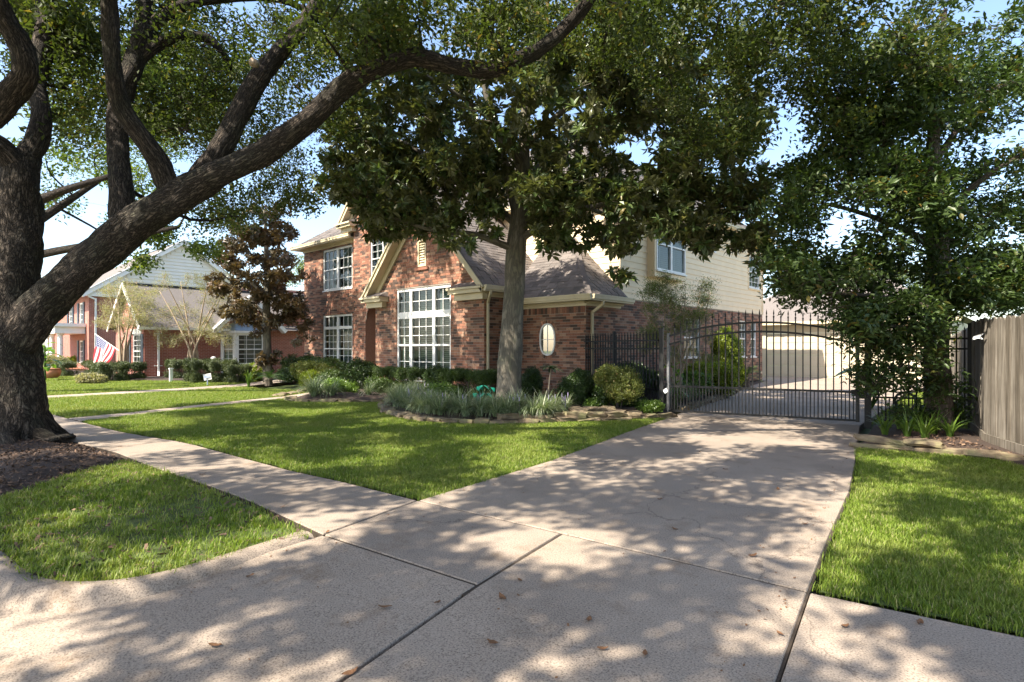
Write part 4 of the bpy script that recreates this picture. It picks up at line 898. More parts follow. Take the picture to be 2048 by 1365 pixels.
for i in range(npk):
    u = GL * (i + .5) / npk; q = G0 + gd * u; put('short_picket', 'sp', lambda: picket_mesh(.55, .019, False), 'iron_worn' if False else 'iron', (q.x, q.y, .09), grz, GT)
part('latch', MB().bar(G1 + Vector((-.1, -.03, .62)), G1 + Vector((.18, .06, .66)), .07, .12), 'iron', GT)
def post(p, h, label, w_=.085, mat='iron'):
    o = thing('gate_post', label, 'post', (p.x, p.y, 0)); mb = MB(); mb.bar(p + Vector((0, 0, -.05)), p + Vector((0, 0, h)), w_, w_, (gd.x, gd.y, 0)); part('shaft', mb, mat, o)
    part('cap', MB().bar(p + Vector((0, 0, h)), p + Vector((0, 0, h + .02)), w_ + .016, w_ + .016, (gd.x, gd.y, 0)), mat, o); return o
p0 = post(G0 - gd * .16, 1.93, 'square black gate post beside the flower bed end'); part('hinge_box', MB().bar(G0 - gd * .1 + Vector((0, 0, .5)), G0 - gd * .02 + Vector((0, 0, .56)), .05, .09), 'pvc_white', p0)
p1 = post(G1 + gd * .17, 1.93, 'square black gate post close to the dark evergreen', .11); part('lock_box', MB().bar(G1 + gd * .02 + Vector((0, -.02, .62)), G1 + gd * .15 + Vector((0, -.02, .62)), .09, .2), 'iron', p1)
def iron_fence(a, b2, label, top, n, mid=None):
    a, b2 = Vector((*a, 0)), Vector((*b2, 0)); d = (b2 - a).normalized(); rz = math.atan2(d.y, d.x); t = thing('iron_fence', label, 'fence', tuple(a))
    for nm, z in (('top_rail', top - .15), ('second_rail', top - .34), ('middle_rail', .55), ('bottom_rail', .12)): part(nm, MB().bar(a + Vector((0, 0, z)), b2 + Vector((0, 0, z)), .034), 'iron', t)
    L = (b2 - a).length
    for i in range(n): q = a + d * (L * (i + .5) / n); put('picket', 'fp%.2f' % top, lambda: picket_mesh(top - .1), 'iron', (q.x, q.y, .1), rz, t)
    for i in range(n): q = a + d * (L * (i + 1) / n - .001); put('short_picket', 'fsp', lambda: picket_mesh(.45, .015, False), 'iron', (q.x, q.y, .1), rz, t)
    for f in ([mid] if mid else []): q = a + d * (L * f); part('post', MB().bar(q + Vector((0, 0, 0)), q + Vector((0, 0, top + .1)), .062, .062, (d.x, d.y, 0)), 'iron', t)
    return t
iron_fence((-6.42, 11.78), (-9.42, 13.12), 'black iron picket fence running from gate post to brick house corner', 1.82, 26, .55)
rf = iron_fence((-2.4, 12.82), (-1.02, 13.35), 'black iron picket fence panel behind the dark evergreen trunk', 1.82, 12)
part('post', MB().bar((-.99, 13.36, 0), (-.99, 13.36, 1.95), .09, .09, (1, 0, 0)), 'iron', rf)
coil = MB()
for k in range(3): coil.tube([(*( Vector((-1.92, 12.9, .5)) + Vector((math.cos(a) * (.15 + .01 * k), -.02 * k, math.sin(a) * (.16 + .01 * k)))), .009) for a in np.linspace(0, 6.4, 22)], 5)
hc = thing('hose_coil', 'coil of dark cable hung on the iron fence panel', 'cable', (-1.92, 12.9, .3)); part('coil', coil, 'iron', hc)
# wooden fence of single boards
def dogear(h, w_=.134, th=.018):
    q = [(-w_ / 2, 0), (w_ / 2, 0), (w_ / 2, h - .035), (w_ / 2 - .03, h), (-w_ / 2 + .03, h), (-w_ / 2, h - .035)]; mb = MB()
    vs = [(x, -th / 2, z) for x, z in q] + [(x, th / 2, z) for x, z in q]
    return mb.add(vs, [tuple(range(6)), tuple(range(11, 5, -1))] + [((i + 1) % 6, i, 6 + i, 6 + (i + 1) % 6) for i in range(6)])
def wood_fence(a, b2, label, h, z0=.16):
    a, b2 = Vector((*a, 0)), Vector((*b2, 0)); d = (b2 - a).normalized(); rz = math.atan2(d.y, d.x); L = (b2 - a).length; n = int(L / .143); t = thing('wooden_fence', label, 'fence', tuple(a)); nr = Vector((d.y, -d.x, 0))
    for i in range(n):
        q = a + d * (.0715 + i * .143); o = put('board', 'wb%.2f%d' % (h, i % 3), lambda: dogear(h - z0 - (.0, .015, -.01)[i % 3]), 'fence_wood', (q.x + nr.x * random.uniform(0, .014), q.y + nr.y * random.uniform(0, .014), z0), rz + random.uniform(-.012, .012), t)
    part('kickboard', MB().bar(a + Vector((0, 0, .07)) + nr * .025, b2 + Vector((0, 0, .07)) + nr * .025, .035, .17), 'fence_wood', t)
    for z in (.45, 1.1, 1.7): part('back_rail', MB().bar(a + Vector((0, 0, z)) - nr * .035, b2 + Vector((0, 0, z)) - nr * .035, .045, .09), 'fence_wood', t)
    return t
wood_fence((-.70, 11.75), (.95, 8.0), 'grey weathered board fence panel beside the lawn, lit by sun patches', 1.96)
wood_fence((-1.0, 13.55), (-.68, 11.83), 'shaded brown board fence section behind the evergreen', 1.98)
wood_fence((-2.6, 27), (-1.0, 13.6), 'pale board fence along the back yard behind the iron panel', 1.9)
rb = MB(); rb.add([(-.02, 0, .0), (.05, -.01, .03), (.12, .0, .05), (.07, 0, .0), (.11, -.02, -.05), (.04, -.01, -.03), (-.03, 0, -.06), (.0, .01, -.01)], [(0, 1, 2, 3), (3, 4, 5, 0), (5, 6, 7, 0)])
rbo = thing('white_ribbon', 'small white ribbon tied to the shaded board fence edge', 'ribbon', (-.82, 11.72, 1.68)); r2 = part('bow', rb, 'white_cloth', rbo); r2.location = (-.82, 11.72, 1.68); r2.scale = (1, 1, 1)

# ================================================================== TREES
def L3(*q): return [(*P(px, py, d), r * d / FPX) for px, py, d, r in q]
def slim(L, k): return [(x, y, z, r * k) for x, y, z, r in L]
# --- the big street oak: base flare, two-headed trunk, long limbs
oak_limbs = [
    [(*P(40, 905, 8.9)[:2], -.12, .78)] + L3((34, 882, 8.9, 72), (34, 850, 8.9, 56), (32, 790, 8.9, 49), (26, 700, 8.9, 47), (28, 640, 8.9, 49), (28, 570, 8.9, 46), (34, 500, 8.95, 43), (38, 430, 9.0, 40), (38, 370, 9.0, 37), (42, 310, 9.1, 32)),
    L3((34, 690, 8.85, 36), (82, 618, 8.8, 41), (146, 554, 8.75, 39), (222, 488, 8.7, 38), (298, 430, 8.6, 37), (365, 390, 8.5, 34), (430, 352, 8.4, 29), (510, 315, 8.3, 27), (580, 270, 8.2, 25), (640, 220, 8.1, 24), (695, 168, 8.0, 23), (760, 136, 7.9, 20), (830, 116, 7.85, 19), (900, 131, 7.8, 18), (975, 140, 7.75, 18), (1050, 115, 7.65, 17), (1110, 75, 7.6, 15), (1160, 25, 7.5, 14), (1200, -25, 7.4, 12), (1290, -120, 7.2, 8)),
    L3((375, 385, 8.55, 28), (425, 325, 8.7, 28), (462, 262, 8.9, 27), (500, 185, 9.1, 25), (548, 118, 9.3, 22), (592, 68, 9.5, 20), (632, 15, 9.7, 18), (690, -70, 10, 13), (780, -160, 10.5, 8)),
    L3((345, 400, 8.55, 27), (322, 335, 8.4, 26), (288, 280, 8.2, 24), (246, 222, 8.0, 22), (228, 150, 7.8, 20), (222, 80, 7.7, 20), (219, 0, 7.6, 18), (225, -90, 7.4, 14), (260, -200, 7.2, 9)),
    L3((243, 470, 8.75, 27), (243, 400, 9.0, 27), (239, 330, 9.3, 26), (234, 262, 9.5, 24), (246, 190, 9.6, 24), (270, 122, 9.7, 24), (287, 60, 9.8, 21), (290, -20, 9.9, 18), (300, -140, 10, 11)),
    L3((272, 125, 9.7, 16), (312, 92, 9.8, 14), (360, 72, 9.9, 13), (410, 76, 10, 12), (440, 100, 10.1, 9), (462, 135, 10.2, 5)),
    L3((285, 70, 9.8, 16), (330, 32, 9.9, 15), (385, 6, 10, 13), (480, -6, 10.2, 11), (560, 0, 10.4, 8), (640, 28, 10.6, 7), (760, 40, 10.8, 5)),
    L3((42, 330, 9.05, 26), (72, 285, 9.2, 25), (84, 225, 9.4, 22), (70, 175, 9.6, 22), (80, 120, 9.8, 24), (92, 50, 10, 23), (88, -30, 10.2, 20), (60, -130, 10.5, 12)),
    L3((40, 345, 9.0, 28), (5, 300, 8.8, 26), (-50, 260, 8.6, 22), (-140, 200, 8.3, 16)),
    L3((-20, 240, 8.6, 28), (22, 190, 8.5, 30), (52, 145, 8.4, 29), (38, 85, 8.3, 26), (12, 40, 8.2, 24), (-20, -40, 8, 20)),
]
oak_limbs = [slim(L, .95 if i == 0 else .9 if i == 1 else .78) for i, L in enumerate(oak_limbs)]
ob = P(33, 893, 8.9)
for a, l in ((-1.2, .85), (-.35, .95), (.5, .8), (1.5, .75), (2.6, .9), (3.7, .85), (4.4, .95)): oak_limbs.append([(ob.x + .2 * math.cos(a), ob.y + .2 * math.sin(a), .5, .17), (ob.x + .4 * math.cos(a), ob.y + .4 * math.sin(a), .2, .13), (ob.x + l * .75 * math.cos(a + .15), ob.y + l * .75 * math.sin(a + .15), .08, .10), (ob.x + l * math.cos(a + .3), ob.y + l * math.sin(a + .3), -.03, .05)])
def px_clumps(n, px, py, d, rad, k):   # leaf masses by direction and distance
    out = []
    for _ in range(n):
        dd = rng.uniform(*d); c = P(rng.uniform(*px), rng.uniform(*py), dd); r = rng.uniform(*rad); out.append((tuple(c), (r, r, r * .62), int(k * (r / rad[1]) ** 2) + 2))
    return out
oc = px_clumps(44, (90, 420), (-20, 270), (9.5, 13), (.5, .85), 46) + px_clumps(56, (380, 670), (-20, 300), (9.5, 20), (.5, .95), 46) + px_clumps(36, (400, 630), (270, 450), (11, 20), (.4, .8), 44) \
    + px_clumps(78, (600, 1330), (-120, 100), (7.2, 11), (.4, .75), 44) + px_clumps(84, (1230, 1880), (-140, 150), (7.5, 11.5), (.4, .75), 44) + px_clumps(26, (1330, 1720), (110, 290), (8.5, 11), (.35, .6), 36) + px_clumps(14, (-40, 200), (-60, 150), (10, 13), (.5, .8), 40)
def grid_clumps(x, y, z, step, rad, k, keep=.9):
    out = []
    for a in np.arange(x[0], x[1], step):
        for b2 in np.arange(y[0], y[1], step):
            if rng.random() < keep: r = rng.uniform(*rad); out.append(((a + rng.uniform(-.45, .45) * step, b2 + rng.uniform(-.45, .45) * step, rng.uniform(*z)), (r, r, r * .5), k))
    return out
def box_clumps(n, x, y, z, rad, k):
    return [((rng.uniform(*x), rng.uniform(*y), rng.uniform(*z)), (lambda r: (r, r, r * .5))(rng.uniform(*rad)), k) for _ in range(n)]
OAKT = tree('oak_tree', 'massive dark barked live oak with sprawling limbs beside the sidewalk', 'tree', tuple(P(40, 905, 8.9)[:2]) + (0,), oak_limbs, oc, OAK, 'oak_leaf', 'oak_bark', sides=26, twig=.026, kfac=5, dens=.66)
kn = P(513, 128, 8.95); part('pruned_knot', MB().tube([(kn.x, kn.y, kn.z, .062), (kn.x + .04, kn.y - .08, kn.z - .02, .068), (kn.x + .045, kn.y - .09, kn.z - .022, .04), (kn.x + .03, kn.y - .06, kn.z - .02, .035)], 14), 'pale_bark', OAKT, True)
# crown of the same oak above and behind the viewer, unseen high layer added to shade the house front, and the next street oaks
c2 = grid_clumps((-17, -4), (-9, 2.2), (6.8, 8.8), 1.08, (.54, .84), 38, .88) + grid_clumps((-25, -10.5), (1.6, 7.4), (11.2, 12.6), 1.25, (.5, .85), 36, .8)
o = scatter('shading_crown', OAKC, np.concatenate([clump_points(c, r, k) for c, r, k in c2]), randrot(sum(k for *_, k in c2), (0, 0, 1), .8), rng.uniform(.8, 1.3, sum(k for *_, k in c2)), 'oak_leaf', OAKT); o['kind'] = 'stuff'
tree('oak_tree', 'tall live oak standing by the kerb beyond the board fence side, crown over the driveway', 'tree', (3.6, -1.2, -.1), [[(3.6, -1.2, -.2, .5), (3.5, -1.1, 2.5, .4), (3.2, -.9, 4.5, .36), (2.0, -.5, 6.2, .25), (0, 0, 7.4, .15)], [(3.3, -1, 4.2, .3), (4.6, -1.8, 6, .2), (6, -2.4, 7.5, .1)], [(3.2, -.9, 4.6, .28), (2.4, -2, 6, .2), (0, -3.4, 7.4, .1), (-2, -4, 8, .05)]],
     grid_clumps((-4, 7.5), (-8.8, 5.2), (6.8, 8.8), 1.08, (.54, .84), 38, .88), OAKC, 'oak_leaf', 'oak_bark', sides=12)
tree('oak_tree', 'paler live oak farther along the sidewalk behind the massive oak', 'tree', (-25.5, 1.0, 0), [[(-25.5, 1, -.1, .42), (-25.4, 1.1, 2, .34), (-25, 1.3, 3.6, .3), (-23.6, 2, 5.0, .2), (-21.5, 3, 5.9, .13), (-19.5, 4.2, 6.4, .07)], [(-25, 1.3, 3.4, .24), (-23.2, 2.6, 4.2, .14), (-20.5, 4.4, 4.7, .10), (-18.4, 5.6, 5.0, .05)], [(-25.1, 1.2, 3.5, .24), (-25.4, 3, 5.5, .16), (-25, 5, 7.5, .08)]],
     px_clumps(44, (60, 430), (120, 400), (17, 27), (.8, 1.5), 34) + px_clumps(10, (-40, 330), (380, 470), (18, 24), (.6, 1.0), 30) + px_clumps(9, (230, 430), (430, 545), (18, 22), (.35, .6), 24), OAKC, 'oak_leaf_sunlit', 'oak_bark', sides=12, twig=.03)
# --- magnolia in the bed
md = 13.5
mag_limbs = [[(*P(1018, 838, md)[:2], -.05, .40)] + L3((1018, 808, md, 31), (1018, 770, md, 25), (1021, 700, md, 23.5), (1027, 610, md, 21), (1031, 520, md, 20), (1038, 440, md, 18.5), (1043, 370, md, 15), (1048, 290, md, 12), (1052, 200, md, 10), (1062, 110, md, 7), (1068, 20, md, 5)),
    L3((1036, 440, md, 10), (1010, 330, md, 9), (990, 250, 13.3, 8), (965, 150, 13.1, 6), (950, 60, 13, 4)), L3((1040, 400, md, 9), (1085, 330, 13.7, 8), (1150, 290, 14, 6), (1230, 250, 14.3, 4), (1330, 215, 14.6, 3)),
    L3((1036, 480, md, 8), (1110, 440, 13.0, 7), (1200, 410, 12.6, 5.5), (1300, 400, 12.3, 4), (1420, 400, 12, 3), (1500, 420, 11.8, 2)), L3((1030, 500, md, 8), (950, 470, 13.0, 6), (870, 462, 12.6, 4.5), (800, 440, 12.4, 3.2), (730, 420, 12.3, 2)),
    L3((1034, 450, md, 8), (960, 390, 13.8, 6), (880, 330, 14.1, 4.5), (790, 280, 14.3, 3.5), (700, 280, 14.4, 2)), L3((1040, 420, md, 8), (1120, 400, 14.4, 6), (1210, 430, 15, 4), (1290, 470, 15.2, 2.5)),
    L3((1045, 330, md, 8), (1000, 260, 12.6, 6), (930, 200, 12, 4), (850, 150, 11.6, 3)), L3((1048, 300, md, 8), (1130, 220, 12.6, 6), (1240, 170, 12.2, 4), (1340, 150, 12, 3))]
mc = px_clumps(30, (740, 1010), (290, 420), (12, 15.5), (.35, .6), 30) + px_clumps(22, (1090, 1300), (330, 460), (12, 14.5), (.3, .5), 26) + px_clumps(84, (690, 1130), (120, 400), (11.2, 15.6), (.4, .75), 38) + px_clumps(100, (1080, 1510), (90, 410), (11.2, 15.8), (.4, .75), 38) + px_clumps(40, (760, 1360), (0, 170), (11.5, 15), (.4, .75), 34) \
   + px_clumps(22, (655, 800), (200, 395), (11.8, 16.5), (.3, .5), 26) + px_clumps(34, (700, 980), (310, 440), (12, 16.6), (.3, .5), 26) + px_clumps(22, (710, 860), (380, 470), (12, 16.4), (.25, .42), 18) + px_clumps(13, (860, 1000), (400, 500), (11.8, 13.6), (.22, .36), 14) \
   + px_clumps(26, (1070, 1250), (390, 500), (11.6, 13.6), (.25, .42), 18) + px_clumps(38, (1240, 1540), (370, 475), (11.3, 12.8), (.28, .48), 22) + px_clumps(5, (1225, 1290), (490, 555), (11.6, 12.4), (.16, .24), 8) + px_clumps(6, (1330, 1420), (470, 500), (11.4, 12.2), (.16, .26), 8) + px_clumps(8, (1460, 1545), (440, 525), (11.2, 12.2), (.2, .32), 10)
tree('magnolia_tree', 'broad magnolia with pale mottled trunk and large glossy leaves in the flower bed', 'tree', tuple(P(1018, 815, md)[:2]) + (.1,), mag_limbs, mc, MAG, 'magnolia_leaf', 'magnolia_bark', sides=20, twig=.014, upspread=.75, jit=.05, dens=.76)
# --- dark evergreen by the gate
ed = 9.9
ev_limbs = [[(*P(1880, 885, ed)[:2], -.05, .30)] + L3((1879, 860, ed, 29), (1877, 800, ed, 23), (1874, 700, ed, 21), (1873, 600, ed, 20), (1876, 500, ed, 19), (1872, 420, ed, 17), (1866, 330, ed, 13), (1868, 240, ed, 10), (1880, 130, ed, 7), (1890, 20, ed, 4)),
    L3((1874, 480, ed, 9), (1920, 400, 9.7, 7), (1985, 345, 9.5, 5), (2060, 300, 9.3, 3)), L3((1873, 500, ed, 8), (1800, 455, 9.6, 6), (1700, 420, 9.4, 4), (1610, 400, 9.2, 2.5)), L3((1873, 620, ed, 7), (1800, 600, 9.5, 5), (1720, 590, 9.2, 3.5), (1640, 585, 9.0, 2)),
    L3((1872, 400, ed, 8), (1810, 320, 9.8, 6), (1740, 250, 9.7, 4), (1660, 200, 9.6, 2.5)), L3((1872, 590, ed, 6), (1950, 560, 9.9, 4), (2030, 540, 9.8, 2.5)), L3((1873, 690, ed, 5), (1820, 660, 9.3, 4), (1760, 650, 9.0, 2.5)), L3((1866, 330, ed, 7), (1930, 240, 10.1, 5), (2000, 170, 10.2, 3)), L3((1878, 760, ed, 4), (1850, 740, 9.5, 3), (1800, 735, 9.2, 2))]
ec = px_clumps(68, (1640, 2060), (110, 330), (8.8, 11.4), (.35, .62), 42) + px_clumps(104, (1560, 2090), (310, 570), (8.6, 11.4), (.3, .55), 42) + px_clumps(28, (1550, 1800), (510, 620), (8.8, 10.6), (.25, .42), 32) + px_clumps(24, (1690, 1880), (600, 690), (8.7, 9.8), (.22, .38), 30) \
   + px_clumps(14, (1720, 1900), (680, 770), (8.9, 10), (.2, .32), 22) + px_clumps(9, (1750, 1930), (760, 850), (9.4, 10.2), (.14, .22), 14) + px_clumps(24, (1890, 2090), (510, 615), (9, 11), (.25, .42), 30) + px_clumps(14, (1690, 2060), (-20, 120), (9, 11.5), (.35, .6), 26) + px_clumps(5, (1850, 1925), (690, 830), (9.5, 10.2), (.2, .3), 14)
ec = [(c, (r[0] * 1.1, r[1] * 1.1, r[2] * .75), n_) for c, r, n_ in ec]
tree('evergreen_tree', 'dense dark evergreen with layered small leaves beside gate post', 'tree', tuple(P(1880, 870, ed)[:2]) + (0,), ev_limbs, ec, LAU, 'laurel_leaf', 'plain_bark', sides=14, twig=.010, upspread=.5, dens=.82)

# ================================================================== NEIGHBOURING HOUSE
N = thing('house', 'red brick neighbour house with white siding gable and columned porch behind the clipped hedges', 'house', (-42, 12, 0))
FW = Fr((-32.66, 8.4), (0, 1), (1, 0)); FWf = Fr((-38.0, 8.4), (1, 0), (0, -1)); FT = Fr((-46.4, 8.75), (0, 1), (1, 0)); FTf = Fr((-60, 8.75), (1, 0), (0, -1))
wall(N, FW, 11.5, .05, lambda u: 2.55 + (max(0, u - 5.9) * .62 if u < 11.5 else 0), mat='red_brick')
wf = Op(3.3, 4.9, .45, 2.2); wall(N, FWf, 5.34, .05, lambda u: 2.55 + .75 * min(u, 5.34 - u), [wf], mat='red_brick')
window(N, FWf, wf.u0, wf.u1, wf.z0, wf.z1, dh(wf.u0, wf.u1, wf.z0, wf.z1, 1, .07, c=3, r=3))
for a in (2.75, 4.93): part('shutter', MB().obox(FWf, a, a + .34, .003, .05, .45, 2.2), 'shutter', N)
part('window_head', MB().obox(FWf, 3.2, 5.0, .004, .06, 2.21, 2.45), 'white_paint', N)
ft = [Op(10.7, 12.0, .5, 2.0), Op(10.7, 12.0, 3.0, 4.6), Op(7.2, 8.6, 3.0, 4.6)]
wall(N, FT, 11.3, .05, 5.1, mat='red_brick'); wall(N, FTf, 13.6, .05, 5.1, ft, mat='red_brick')
for o_ in ft:
    window(N, FTf, o_.u0, o_.u1, o_.z0, o_.z1, dh(o_.u0, o_.u1, o_.z0, o_.z1, 1, .09, c=3, r=2))
    for a in (o_.u0 - .42, o_.u1 + .04): part('shutter', MB().obox(FTf, a, a + .38, .003, .06, o_.z0, o_.z1), 'shutter', N)
gz = lambda u: 5.1 + .70 * (5.65 - abs(u - 5.65))
wall(N, FT, 11.3, 5.1, gz, mat='white_siding', name='sheathing'); boards(N, FT, 11.3, 5.12, 9.2, 'white_siding', ztop=gz, h=.24, join=True, lip=.06)
def nbar(name, a, b2, w_, h, mat): part(name, MB().bar(a, b2, w_, h), mat, N)
nbar('rake_board', (-46.2, 8.3, 4.95), (-46.2, 14.4, 9.25), .3, .3, 'white_paint'); nbar('rake_board', (-46.2, 20.5, 4.95), (-46.2, 14.4, 9.25), .3, .3, 'white_paint'); nbar('frieze_board', (-46.3, 8.6, 5.05), (-46.3, 20.2, 5.05), .2, .25, 'white_paint')
shingles(N, (-60, 8.1, 4.95), (-46.0, 8.1, 4.95), (0, 1, .70), lambda v: (0, 14), 6.35 * 1.22, None); shingles(N, (-60, 20.7, 4.95), (-46.0, 20.7, 4.95), (0, -1, .70), lambda v: (0, 14), 6.35 * 1.22, None)
nbar('gutter', (-60, 8.02, 4.95), (-46.0, 8.02, 4.95), .14, .14, 'white_paint')
# wing roof, gables, gutter
kw = math.sqrt(1 + .78 ** 2)
shingles(N, (-32.3, 8.1, 2.5), (-32.3, 19.5, 2.5), (-1, 0, .78), lambda v: (0, 11.4), 3.03 * kw, None); shingles(N, (-38.4, 8.1, 2.5), (-38.4, 19.5, 2.5), (1, 0, .78), lambda v: (0, 11.4), 3.07 * kw, None)
nbar('ridge_cap', (-35.33, 8.1, 4.90), (-35.33, 19.5, 4.90), .2, .05, 'shutter')
nbar('rake_board', (-32.3, 8.08, 2.45), (-35.33, 8.08, 4.82), .06, .2, 'white_paint'); nbar('rake_board', (-38.4, 8.08, 2.45), (-35.33, 8.08, 4.82), .06, .2, 'white_paint')
nbar('gutter', (-32.2, 8.05, 2.46), (-32.2, 14.2, 2.46), .12, .13, 'white_paint'); nbar('soffit', (-32.46, 8.3, 2.47), (-32.46, 14.2, 2.47), .36, .05, 'white_paint')
for z in (.6, 2.2): nbar('pipe_strap', (-32.57, 8.82, z), (-32.57, 9.18, z), .03, .04, 'white_paint')
part('downpipe', MB().bar((-32.55, 9.0, 2.35), (-32.55, 9.0, .25), .09, .08).bar((-32.55, 9.0, .28), (-32.2, 8.9, .08), .09, .08), 'white_paint', N)
nbar('meter_box', (-32.6, 10.3, .3), (-32.6, 10.3, .95), .16, .14, 'white_paint')
# side cross gable with bay window and standing seam roof
Yb0, Yb1 = 12.1, 14.6; cg = Fr((-32.3, 11.7), (0, 1), (1, 0))
wall(N, Fr((-32.4, 11.75), (0, 1), (1, 0)), 3.25, 2.4, lambda u: 2.55 + .95 * min(u, 3.25 - u), mat='red_brick', name='cross_gable')
nbar('rake_board', (-32.1, 11.45, 2.4), (-32.1, 13.37, 4.3), .42, .2, 'white_paint'); nbar('rake_board', (-32.1, 15.3, 2.4), (-32.1, 13.37, 4.3), .42, .2, 'white_paint'); nbar('cornice', (-32.15, 11.4, 2.42), (-32.15, 11.75, 2.42), .4, .22, 'white_paint')
shingles(N, (-32.0, 11.4, 2.45), (-35, 11.4, 2.45), (0, 1, .98), lambda v: (0, 3), 1.97 * 1.4, None); shingles(N, (-32.0, 15.35, 2.45), (-35, 15.35, 2.45), (0, -1, .98), lambda v: (0, 3), 1.97 * 1.4, None)
bp = [(-32.66, 12.0), (-31.95, 12.5), (-31.95, 14.1), (-32.66, 14.6)]
by_ = part('bay', MB().prism(bp[::-1], .1, .55), 'white_paint', N)
for (a, b2) in zip(bp, bp[1:]):
    d = (Vector(b2) - Vector(a)); L = d.length; d.normalize(); fr = Fr(a, tuple(d), (d.y, -d.x)); fr = fr if fr.n.dot(Vector((1, -.2, 0))) > 0 else Fr(a, tuple(d), (-d.y, d.x))
    window(N, fr, 0.0, L, .55, 2.3, dh(.12, L - .12, .62, 2.22, 1, .05, c=3 if L > 1 else 2, r=3), n=0.0, deep=.2)
bt = MB(); bt.prism([(-32.66, 11.9), (-31.85, 12.45), (-31.85, 14.15), (-32.66, 14.7)][::-1], 2.3, 2.42); part('bay_cornice', bt, 'white_paint', N)
br_ = MB(); br_.add([(-32.6, 11.9, 2.43), (-31.85, 12.45, 2.43), (-31.85, 14.15, 2.43), (-32.6, 14.7, 2.43), (-32.5, 12.7, 3.1), (-32.5, 13.9, 3.1)], [(0, 1, 4), (1, 2, 5, 4), (2, 3, 5)]); part('bay_roof', br_, 'metal_roof', N)
for y in np.linspace(12.5, 14.1, 6): nbar('seam', (-31.87, y, 2.45), (-32.48, 13.3 + (y - 13.3) * .75, 3.11), .03, .04, 'metal_roof')
nbar('rake_board', (-32.5, 14.9, 2.7), (-32.5, 19.9, 5.6), .12, .24, 'white_paint')
shingles(N, (-33.2, 15, 2.9), (-33.2, 24, 2.9), (-1, 0, .8), lambda v: (0, 9), 3 * 1.28, None); part('upper_wall', MB().box(-38, -35.9, 14, 20, 3, 5.2), 'red_brick', N)
# porch
pc = MB(); pc.box(-52.4, -47.3, 7.1, 8.72, 2.45, 2.9); pc.box(-52.6, -47.1, 6.95, 8.72, 2.9, 3.12); part('porch_entablature', pc, 'white_paint', N)
for x in (-52.1, -50.6, -47.7): c_ = MB(); c_.tube([(x, 7.45, .1, .2), (x, 7.45, .2, .2), (x, 7.45, .22, .17), (x, 7.45, 2.3, .14), (x, 7.45, 2.32, .19), (x, 7.45, 2.449, .19)], 16); part('column', c_, 'white_paint', N)
part('porch_floor', MB().box(-53, -47, 6.6, 8.7, -.05, .1), 'terracotta', N)
part('downpipe', MB().bar((-46.3, 8.72, 4.9), (-46.3, 9.05, 4.75), .1, .1).bar((-46.3, 9.1, 4.8), (-46.3, 9.1, .2), .1, .1), 'white_paint', N)
# flag on a slanted pole
fl = thing('flag', 'striped american flag hanging from a slanted pole near the pale multi-stem tree', 'flag', tuple(P(236, 702, 28)[:2]) + (0,))
pa, pb = P(240, 703, 28), P(190, 668, 28.3); part('pole', MB().tube([(*pa, .02), (*pb, .016)], 8), 'white_paint', fl)
m, t, b, _ = newmat('flag_cloth'); uv = t.nodes.new('ShaderNodeUVMap'); sp_ = t.nodes.new('ShaderNodeSeparateXYZ'); t.links.new(uv.outputs[0], sp_.inputs[0])
def mth(op, a, b2=None):
    n_ = nd(t, 'ShaderNodeMath', operation=op)
    for i, v in enumerate((a, b2)):
        if v is None: continue
        if isinstance(v, (int, float)): n_.inputs[i].default_value = v
        else: t.links.new(v, n_.inputs[i])
    return n_.outputs[0]
strp = mth('GREATER_THAN', mth('FRACT', mth('MULTIPLY', sp_.outputs[1], 6.5)), .5); canton = mth('MULTIPLY', mth('LESS_THAN', sp_.outputs[0], .4), mth('GREATER_THAN', sp_.outputs[1], .46))
su = mth('SUBTRACT', mth('FRACT', mth('MULTIPLY', sp_.outputs[0], 15)), .5); sv = mth('SUBTRACT', mth('FRACT', mth('MULTIPLY', sp_.outputs[1], 16)), .5); star = mth('LESS_THAN', mth('ADD', mth('MULTIPLY', su, su), mth('MULTIPLY', sv, sv)), .07)
cc = mixc(t, strp, (.55, .035, .05), (.75, .72, .68)); c2_ = mixc(t, star, (.03, .04, .16), (.75, .72, .68)); t.links.new(mixc(t, canton, cc, c2_), b.inputs['Base Color']); b.inputs['Roughness'].default_value = .8
fm = MB(); nu, nv = 14, 10
ax = (pa - pb)
for j in range(nv + 1):
    for i in range(nu + 1):
        u, v = i / nu, j / nv        # u from hoist (along pole) outward = hanging down, v along pole
        q = pb + ax * (.06 + .78 * (1 - v) * (1 - .45 * u)) + Vector((0, 0, -1.45 * u * (.75 + .25 * v))) + Vector((-.18 * u, 0, 0)) + Vector((.10, .12, 0)) * math.sin(v * 9 + u * 3) * u
        fm.v.append(tuple(q)); fm.uv.append((u, v))
for j in range(nv):
    for i in range(nu): a = j * (nu + 1) + i; fm.f.append((a, a + 1, a + nu + 2, a + nu + 1))
part('cloth', fm, 'flag_cloth', fl, True)

# ================================================================== PLANTS
def gp(px, py, z=0): d = CAMH * FPX / (py - HOR); return P(px, py, d)
